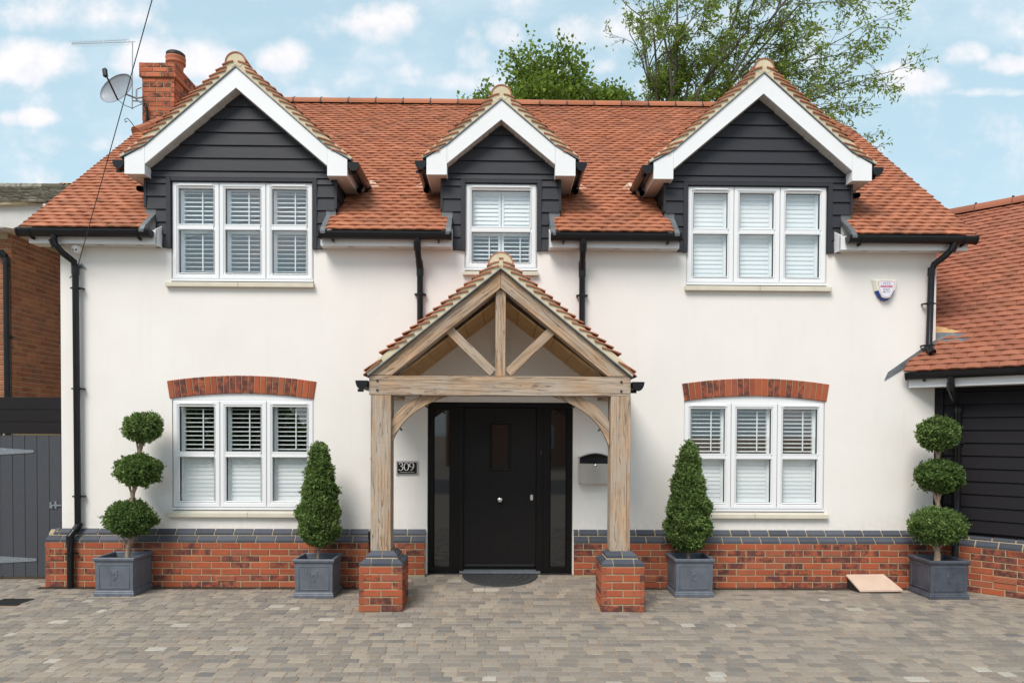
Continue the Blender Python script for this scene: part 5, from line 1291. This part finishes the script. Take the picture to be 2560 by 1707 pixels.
numeral([(.30, .99), (.13, .88), (.03, .65), (.01, .48), (.04, .28), (.14, .08), (.30, .0), (.46, .08), (.56, .28), (.59, .48), (.57, .68), (.47, .89), (.30, .99)], 1, -1.119, 1.366, SC, 'digit')
numeral([(.52, .55), (.40, .47), (.22, .46), (.07, .56), (.02, .72), (.08, .88), (.24, .98), (.42, .94), (.54, .80), (.56, .60), (.50, .36), (.36, .14), (.14, .0)], 1, -1.057, 1.366, SC, 'digit')
def text(s, size, loc, mat, parent, name='lettering', xs_=1.0, shear=0, ext=.0006, align='CENTER'):
    cu = bpy.data.curves.new(name, 'FONT'); cu.body = s; cu.size = size; cu.align_x = align; cu.extrude = ext; cu.shear = shear; cu.resolution_u = 3
    tmp = bpy.data.objects.new(name, cu); COL.objects.link(tmp); bpy.context.view_layer.update()
    me = bpy.data.meshes.new_from_object(tmp); bpy.data.objects.remove(tmp)
    me.transform(Matrix.Scale(xs_, 4, (1, 0, 0))); me.materials.clear(); me.materials.append(MT[mat])
    return link(name, me, loc, parent, (PI/2, 0, 0))
text('Thundersley Park Road', .0155, (-1.085, -.0272, 1.341), 'letter', hp_, xs_=1.16)
# burglar alarm
al = empty('alarm_box', (4.54, -.04, 3.52), 'cream and blue lettered burglar alarm box high on the right wall', 'alarm box')
out_l = [(-.148, .122), (-.05, .132), (.05, .132), (.148, .122), (.118, -.02), (.085, -.085), (.045, -.125), (0, -.135), (-.045, -.125), (-.085, -.085), (-.118, -.02)]
ax, az = 4.535, 3.515
def sc_(L, s, dx=0, dz=0): return [(ax+a*s+dx, az+b*s+dz) for a, b in L]
def frustum(L0, y0, L1, y1):
    n = len(L0); return MB().add([(a, y0, b) for a, b in L0]+[(a, y1, b) for a, b in L1], [tuple(range(n, 2*n))]+[(i, (i+1) % n, (i+1) % n+n, i+n) for i in range(n)])
frustum(sc_(out_l, 1.0), -.001, sc_(out_l, 1.0), -.015).obj('back_plate', 'cream', al)
top_l = [(-.146, .120), (-.05, .130), (.05, .130), (.146, .120), (.128, .02), (.118, -.02), (-.118, -.02), (-.128, .02)]
frustum(sc_(top_l, 1), -.016, sc_(top_l, .86, 0, .004), -.062).obj('cover', 'cream', al, bevel=.003)
bot_l = [(-.117, -.022), (.117, -.022), (.085, -.083), (.044, -.123), (0, -.133), (-.044, -.123), (-.085, -.083)]
frustum(sc_(bot_l, 1), -.016, sc_(bot_l, .86, 0, .003), -.058).obj('blue_lens', 'cobalt', al)
lab = [(-.100, .088), (-.04, .096), (.04, .096), (.100, .088), (.075, -.02), (.045, -.078), (.02, -.088), (-.02, -.088), (-.045, -.078), (-.075, -.02)]
frustum(sc_(lab, 1.16), -.057, sc_(lab, 1.12), -.066).obj('cover_centre', 'cream', al)
frustum(sc_(lab, 1.03), -.0655, sc_(lab, 1.0), -.0668).obj('label_border', 'red', al)
frustum(sc_(lab, .975), -.0665, sc_(lab, .975), -.0676).obj('label_panel', 'labelw', al)
text('MTS', .046, (ax, -.0685, az+.052), 'inkgrey', al, xs_=1.05, shear=.15)
MB().box(ax-.070, ax+.070, -.0690, -.0678, az+.022, az+.045).obj('red_band', 'red', al)
text('SECURITY', .024, (ax, -.0700, az+.0255), 'labelw', al, xs_=1.15)
text('01621', .030, (ax, -.0685, az-.011), 'ink', al, xs_=1.08, shear=.2)
text('861111', .030, (ax, -.0685, az-.040), 'ink', al, xs_=.95, shear=.2)
# security camera under the left soffit
sc = empty('security_camera', (-4.88, -.08, 3.9), 'small white dome security camera under the left eaves', 'camera')
MB().lathe((-4.88, -.085, 3.905), [(.052, .035), (.055, .0), (.053, -.006)], 20).obj('mount', 'white', sc, smooth=False)
bl_ = MB().lathe((-4.88, -.09, 3.895), [(.046*math.sin(PI*j/10)+.0005, -.046*math.cos(PI*j/10)) for j in range(11)], 20); ball = bl_.obj('ball', 'white', sc, smooth=True)
for q in (-.016, .014):
    e_ = MB().lathe((0, 0, 0), [(.010, 0), (.010, .006)], 12); e_.V = [(v[0]-4.875+q, -.128-v[2], v[1]+3.886) for v in e_.V]; e_.obj('lens', 'iron', ball)
# overhead cable, its hook and the lead down to the pipe
hk = MB().prism([(-4.93, 3.70), (-4.82, 3.70), (-4.865, 3.755)], -.02, -.001); hk.tube([(-4.87, -.02, 3.735), (-4.87, -.07, 3.735)], .007, 6)
ho = hk.obj('cable_hook', 'galv'); props(ho, 'small grey triangular bracket holding the overhead cable on the left wall', 'bracket')
pA = Vector((-4.87, -.07, 3.735)); pB = Vector((-2.833, -2.5, 5.318)); d = pB-pA; pts = []
for i in range(41): t = i/40*3.6; s_ = t/3.6; pts.append(pA+d*t+Vector((0, 0, -.16*(4*s_*(1-s_))*.35 - 0)))
off = (pA + d) - (pA + d*1 + Vector((0, 0, -.16*.35*4*(1/3.6)*(1-1/3.6))))
pts = [p + Vector((0, 0, off.z*min(1, i/11))) for i, p in enumerate(pts)]
cb = MB().tube(pts, .0042, 6); cb.tube([(-4.87, -.07, 3.735), (-4.90, -.05, 3.67), (-4.96, -.03, 3.62), (-5.0, -.02, 3.585)], .006, 6)
co = cb.obj('overhead_cable', 'iron'); props(co, 'thin dark overhead cable running down to the left wall bracket', 'cable')
# lantern in the porch
la = empty('wall_lantern', (.015, -.1, 2.75), 'pale metal framed wall lantern behind the porch king post', 'lantern')
fr = MB(); zt, zb = 2.905, 2.60
T_ = [(-.075, -.20), (.105, -.20), (.105, -.03), (-.075, -.03)]; B_ = [(-.105, -.23), (.135, -.23), (.135, -.005), (-.105, -.005)]
T_ = [(a*1.0, b) for a, b in T_]
for i in range(4):
    fr.tube([(*T_[i], zt), (*B_[i], zb)], .007, 6); fr.tube([(*T_[i], zt), (*T_[(i+1) % 4], zt)], .007, 6); fr.tube([(*B_[i], zb), (*B_[(i+1) % 4], zb)], .007, 6)
fr.obj('frame', 'mesh_lamp', la); MB().box(-.03, .06, -.025, -.002, 2.62, 2.93).obj('back_plate', 'mesh_lamp', la)
MB().tube([(.015, -.11, 2.61), (.015, -.11, 2.74)], .018, 10).obj('lamp_holder', 'mesh_lamp', la)
# satellite dish
di = empty('satellite_dish', (-6.0, 2.75, 7.12), 'grey oval satellite dish bracketed to the chimney', 'satellite dish')
dcen = Vector((-5.98, 2.92, 7.135)); nrm = Vector((-.30, -.86, .10)).normalized(); ux = nrm.cross(Vector((0, 0, 1))).normalized(); uz = ux.cross(nrm).normalized(); uy = uz
ux = (ux*math.cos(rad(14))-uz*math.sin(rad(14))); uz = ux.cross(nrm)
if uz.z < 0: uz = -uz
dm_ = MB(); nr, na = 6, 32
for th0 in (0, -.008):
    for i in range(nr+1):
        q = i/nr
        for j in range(na):
            a = 2*PI*j/na; dm_.V.append(tuple(dcen+ux*(.325*q*math.cos(a))+uz*(.212*q*math.sin(a))+nrm*(.06*q*q+th0)))
def idx(l, i, j): return l*(nr+1)*na+i*na+j % na
for l in (0, 1):
    for i in range(nr):
        for j in range(na): f_ = (idx(l, i, j), idx(l, i+1, j), idx(l, i+1, j+1), idx(l, i, j+1)); dm_.F.append(f_ if l else f_[::-1]); dm_.R.append(0)
for j in range(na): dm_.F.append((idx(0, nr, j), idx(1, nr, j), idx(1, nr, j+1), idx(0, nr, j+1))); dm_.R.append(0)
dm_.obj('reflector', 'dish', di, smooth=True)
arm0 = dcen - uz*.20 + nrm*.05; lnb = dcen - ux*.12 + nrm*.34 - uz*.0
MB().tube([arm0, lnb-uz*.04], .014, 6).obj('feed_arm', 'iron', di)
MB().obox(lnb-ux*.03-uz*.05, ux*.06, nrm*.05, uz*.13).obj('feed_horn', 'iron', di, bevel=.008)
MB().tube([dcen-nrm*.01, dcen-nrm*.08, dcen+Vector((.24, .05, -.10)), (-5.66, 3.02, 7.08)], .014, 6).obj('dish_bracket', 'alu', di)
MB().tube([(-5.67, 2.99, 7.22), (-5.74, 2.98, 7.18), (-5.745, 2.98, 7.02), (-5.67, 2.99, 6.97)], .012, 6).obj('dish_bracket', 'alu', di)
MB().tube([arm0, arm0+Vector((.1, 0, -.08)), (-5.80, 2.97, 6.88), (-5.70, 2.97, 6.93), (-5.60, 2.97, 6.96)], .005, 5).obj('cable', 'black', di)
# television aerial
ae = empty('television_aerial', (-5.81, 2.98, 7.3), 'long thin television aerial on a mast beside the chimney', 'aerial')
MB().tube([(-5.81, 2.98, 6.87), (-5.80, 2.98, 7.93)], .008, 6).obj('mast', 'alu', ae)
MB().tube([(-6.72, 2.93, 7.845), (-5.76, 2.99, 7.925)], .0045, 5).tube([(-6.72, 2.93, 7.865), (-5.87, 2.99, 7.955)], .0035, 5).tube([(-6.72, 2.93, 7.835), (-6.72, 2.93, 7.88)], .004, 5).tube([(-5.87, 2.99, 7.915), (-5.87, 2.99, 7.965)], .006, 5).tube([(-6.24, 2.96, 7.87), (-6.24, 2.96, 7.93)], .004, 5).obj('boom', 'alu', ae)
el_ = MB()
for i in range(22): t = i/21; p = Vector((-6.70, 2.93, 7.847)).lerp(Vector((-5.84, 2.985, 7.92)), t); l_ = .10-.0*t; el_.tube([p-Vector((0, l_, 0)), p+Vector((0, l_, 0))], .002, 4)
el_.obj('elements', 'alu', ae, kind='stuff')
MB().tube([(-5.81, 2.98, 7.0), (-5.66, 3.0, 7.0)], .01, 6).tube([(-5.67, 2.98, 7.03), (-5.20, 2.965, 7.03)], .004, 4).obj('chimney_bracket', 'alu', ae)
# ================================================================== TREES
def grow(starts, seed, levels, ratio, lens, bias, spread, gravity=0.):
    """recursive limbs: returns tube list and twig tips (pos, dir)"""
    r = random.Random(seed); tubes = []; tips = []
    def rec(p, d, L, rad0, lev):
        n = 5 if lev < levels else 4; pts = [p.copy()]; rr = [rad0]; q = p.copy(); dd = d.copy()
        for i in range(n):
            dd = (dd + Vector((r.gauss(0, .11), r.gauss(0, .11), r.gauss(0, .10))) + bias*.07 + Vector((0, 0, gravity*.05*lev))).normalized()
            q = q + dd*L/n; pts.append(q.copy()); rr.append(rad0*(1-.5*(i+1)/n))
            if lev < levels:
                for _ in range(ratio[lev] if i > 0 else 0):
                    if r.random() < .8:
                        side = Vector((r.gauss(0, 1), r.gauss(0, 1), r.gauss(0, .7))).normalized()
                        nd = (dd*(1-spread)+side*spread+bias*.25).normalized()
                        rec(q, nd, L*lens*r.uniform(.6, 1.15), rr[-1]*.62, lev+1)
            else: tips.append((q.copy(), dd.copy()))
        tubes.append((pts, rr, lev)); tips.append((q.copy(), dd.copy()))
    for (p, d, L, r0) in starts: rec(Vector(p), Vector(d).normalized(), L, r0, 0)
    return tubes, tips
def tree(name, label, cat, base, starts, seed, levels, ratio, lens, bias, spread, leafsz, asp, nper, clump, lmat, bmat, trunk_pts, trunk_r, keep=None, gravity=0, group=None, twig=.006):
    t = empty(name, base, label, cat, group)
    tubes, tips = grow(starts, seed, levels, ratio, lens, bias, spread, gravity)
    m = MB()
    m.tube(trunk_pts, trunk_r, 9)
    for pts, rr, lev in tubes:
        if keep and not keep(pts[0]): continue
        m.tube(pts, [max(v, twig) for v in rr], 6 if lev < 2 else 4, cap=False)
    m.obj('trunk', bmat, t, smooth=True)
    if keep: tips = [q for q in tips if keep(q[0])]
    r = np.random.default_rng(seed); P0 = np.array([tuple(a) for a, b in tips]); D0_ = np.array([tuple(b) for a, b in tips]); n = len(P0)
    cnt = np.maximum(r.poisson(nper, n), 0)*(r.uniform(0, 1, n) < .88)
    ii = np.repeat(np.arange(n), cnt); P_ = P0[ii]+r.normal(0, clump, (len(ii), 3)); D_ = D0_[ii]*.5+r.normal(0, .7, (len(ii), 3))+np.array([.0, 0, -.15])+np.array(bias)*.4
    leaves('crown', P_, D_, leafsz, asp, lmat, t, tuple(P0.mean(0)), seed)
    return t, len(P_)
BZ = Vector((0, 0, 0))
# dense leafy tree behind the middle gable
st_ = []; rr = random.Random(3)
bx0 = Vector((1.1, 14, 9.2))
TR = [(1.0, 14, 13.3), (.1, 14.5, 12.9), (1.9, 13.6, 12.9), (2.3, 14.2, 11.9), (-.1, 13.8, 12.0), (.6, 13.2, 12.2), (1.5, 14.6, 12.4), (0.0, 14.3, 11.5), (2.4, 14.0, 11.3), (.9, 14.0, 11.6), (-.3, 14, 11.4), (1.4, 13.5, 11.5), (1.2, 13.7, 12.7), (.5, 14.2, 13.4), (1.6, 14.1, 13.3), (2.5, 13.9, 12.6), (.9, 14.3, 12.2), (2.0, 14.2, 12.3), (0, 13.9, 12.4), (2.5, 14.1, 12.0)]
for p in TR: q = Vector(p)-bx0; st_.append((bx0+q*.18, q, q.length*.66, .06))
tree('maple_tree', 'dense bright green leafy tree behind the roof beside the middle gable', 'tree', (1.1, 14, 0), st_, 11, 2, [2, 2], .46, BZ, .60, .13, .80, 9, .17, 'maple', 'bark_g', [(1.2, 14, 0), (1.15, 14, 5), (1.1, 14, 9.3)], [.28, .2, .14])
st_ = []; bx1 = Vector((3.4, 14, 9.8))
for p in [(3.5, 14, 12.2), (3.0, 14, 11.7), (4.0, 14.1, 11.7), (3.3, 13.7, 11.4), (4.3, 14, 11.2), (3.9, 14.2, 11.4), (2.7, 14, 11.3)]: q = Vector(p)-bx1; st_.append((bx1+q*.2, q, q.length*.75, .05))
tree('young_maple_tree', 'small low leafy tree showing over the ridge between the two taller trees', 'tree', (3.4, 14, 0), st_, 21, 2, [2, 2], .46, BZ, .60, .13, .80, 14, .17, 'maple', 'bark_g', [(3.4, 14, 0), (3.4, 14, 5), (3.4, 14, 9.9)], [.2, .13, .09])
# open windblown tree
st_ = []; bx2 = Vector((5.0, 12, 9.6))
WT = [((3.2, 12, 13.5), 1), ((4.1, 12.4, 14.6), 1.1), ((5.0, 11.6, 15.3), 1.1), ((6.2, 12.3, 15.4), 1.1), ((7.4, 11.8, 15.3), 1.1), ((8.8, 12.2, 14.6), 1.15), ((9.4, 12, 13.6), 1.1), ((8.3, 11.7, 12.8), 1), ((9.0, 12.3, 12.2), 1), ((10.9, 12, 11.9), 1.0), ((10.0, 12, 10.4), .95), ((3.6, 12, 12.2), .95), ((6.5, 12, 13.2), .9), ((5.4, 12.2, 13.2), .95), ((7.4, 12.4, 11.6), .9), ((3.9, 12.0, 11.3), .8), ((7.3, 11.9, 13.9), 1), ((10.7, 12, 11.4), 1.0), ((10.3, 12.1, 10.2), 1.05), ((9.0, 12, 14.0), .95)]
for p, k in WT:
    q = Vector(p)-bx2; d0 = (q.normalized()+Vector((-.10, 0, .22))).normalized(); st_.append((bx2+Vector((rr.uniform(-.3, .3), 0, rr.uniform(0, .7))), d0, q.length*k*.70, .05))
tree('windblown_willow_tree', 'tall open branched windblown tree leaning right behind the right gable', 'tree', (4.9, 12, 0), st_, 31, 3, [2, 2, 1], .46, Vector((.36, 0, -.03)), .48, .135, .36, 1.8, .06, 'willow', 'bark_g', [(4.7, 12, 0), (4.9, 12, 5), (5.0, 12, 9.9)], [.34, .27, .14], twig=.006)

# ================================================================== ACROSS THE ROAD (seen in the window and door glass)
MB().add([(-60, -19, .004), (60, -19, .004), (60, -12.5, .004), (-60, -12.5, .004)], [(0,1,2,3)]).obj('road', material_asphalt(), kind='structure')
oh = empty('opposite_house', (3, -30, 0), 'plain brick house with tiled roof across the road, seen reflected in the glass', 'building')
MB().box(-3, 8, -38, -30, 0, 5).obj('wall', 'brick_nb', oh)
MB().prism([(-29.5, 4.9), (-34, 8.2), (-38.5, 4.9)], -3.4, 8.4, axis='x').obj('roof', 'tile_old', oh)
for wx in (-1.5, 2.2, 5.8):
    for wz in (1.0, 3.3): wo = MB().ring(wx-.6, wx+.6, wz, wz+1.2, [(0, -29.98), (0, -29.94), (.08, -29.94), (.08, -29.99)]).obj('window', 'white', oh); MB().box(wx-.52, wx+.52, -29.99, -29.97, wz+.08, wz+1.12).obj('pane', 'glass_dark', wo)
rh = np.random.default_rng(9); n_ = 26000
P_ = np.stack([rh.uniform(-32, -6, n_), -24+rh.uniform(-1, 1, n_), rh.uniform(0, 1, n_)**.8*4.2], 1); P_[:, 2] *= .8+.25*np.sin(P_[:, 0]*.9)+.1*np.sin(P_[:, 0]*2.3)
leaves('hedge', P_, rh.normal(0, 1, (n_, 3)), .35, .6, 'maple', None, (-19, -24, 1), 5, label='tall leafy hedge across the road, seen reflected in the glass', cat='hedge') if False else None
o_ = leaves('hedge', P_, rh.normal(0, 1, (n_, 3)), .35, .6, 'box_leaf', None, (-19, -24, 1), 5); props(o_, 'tall leafy hedge across the road, seen reflected in the glass', 'hedge')
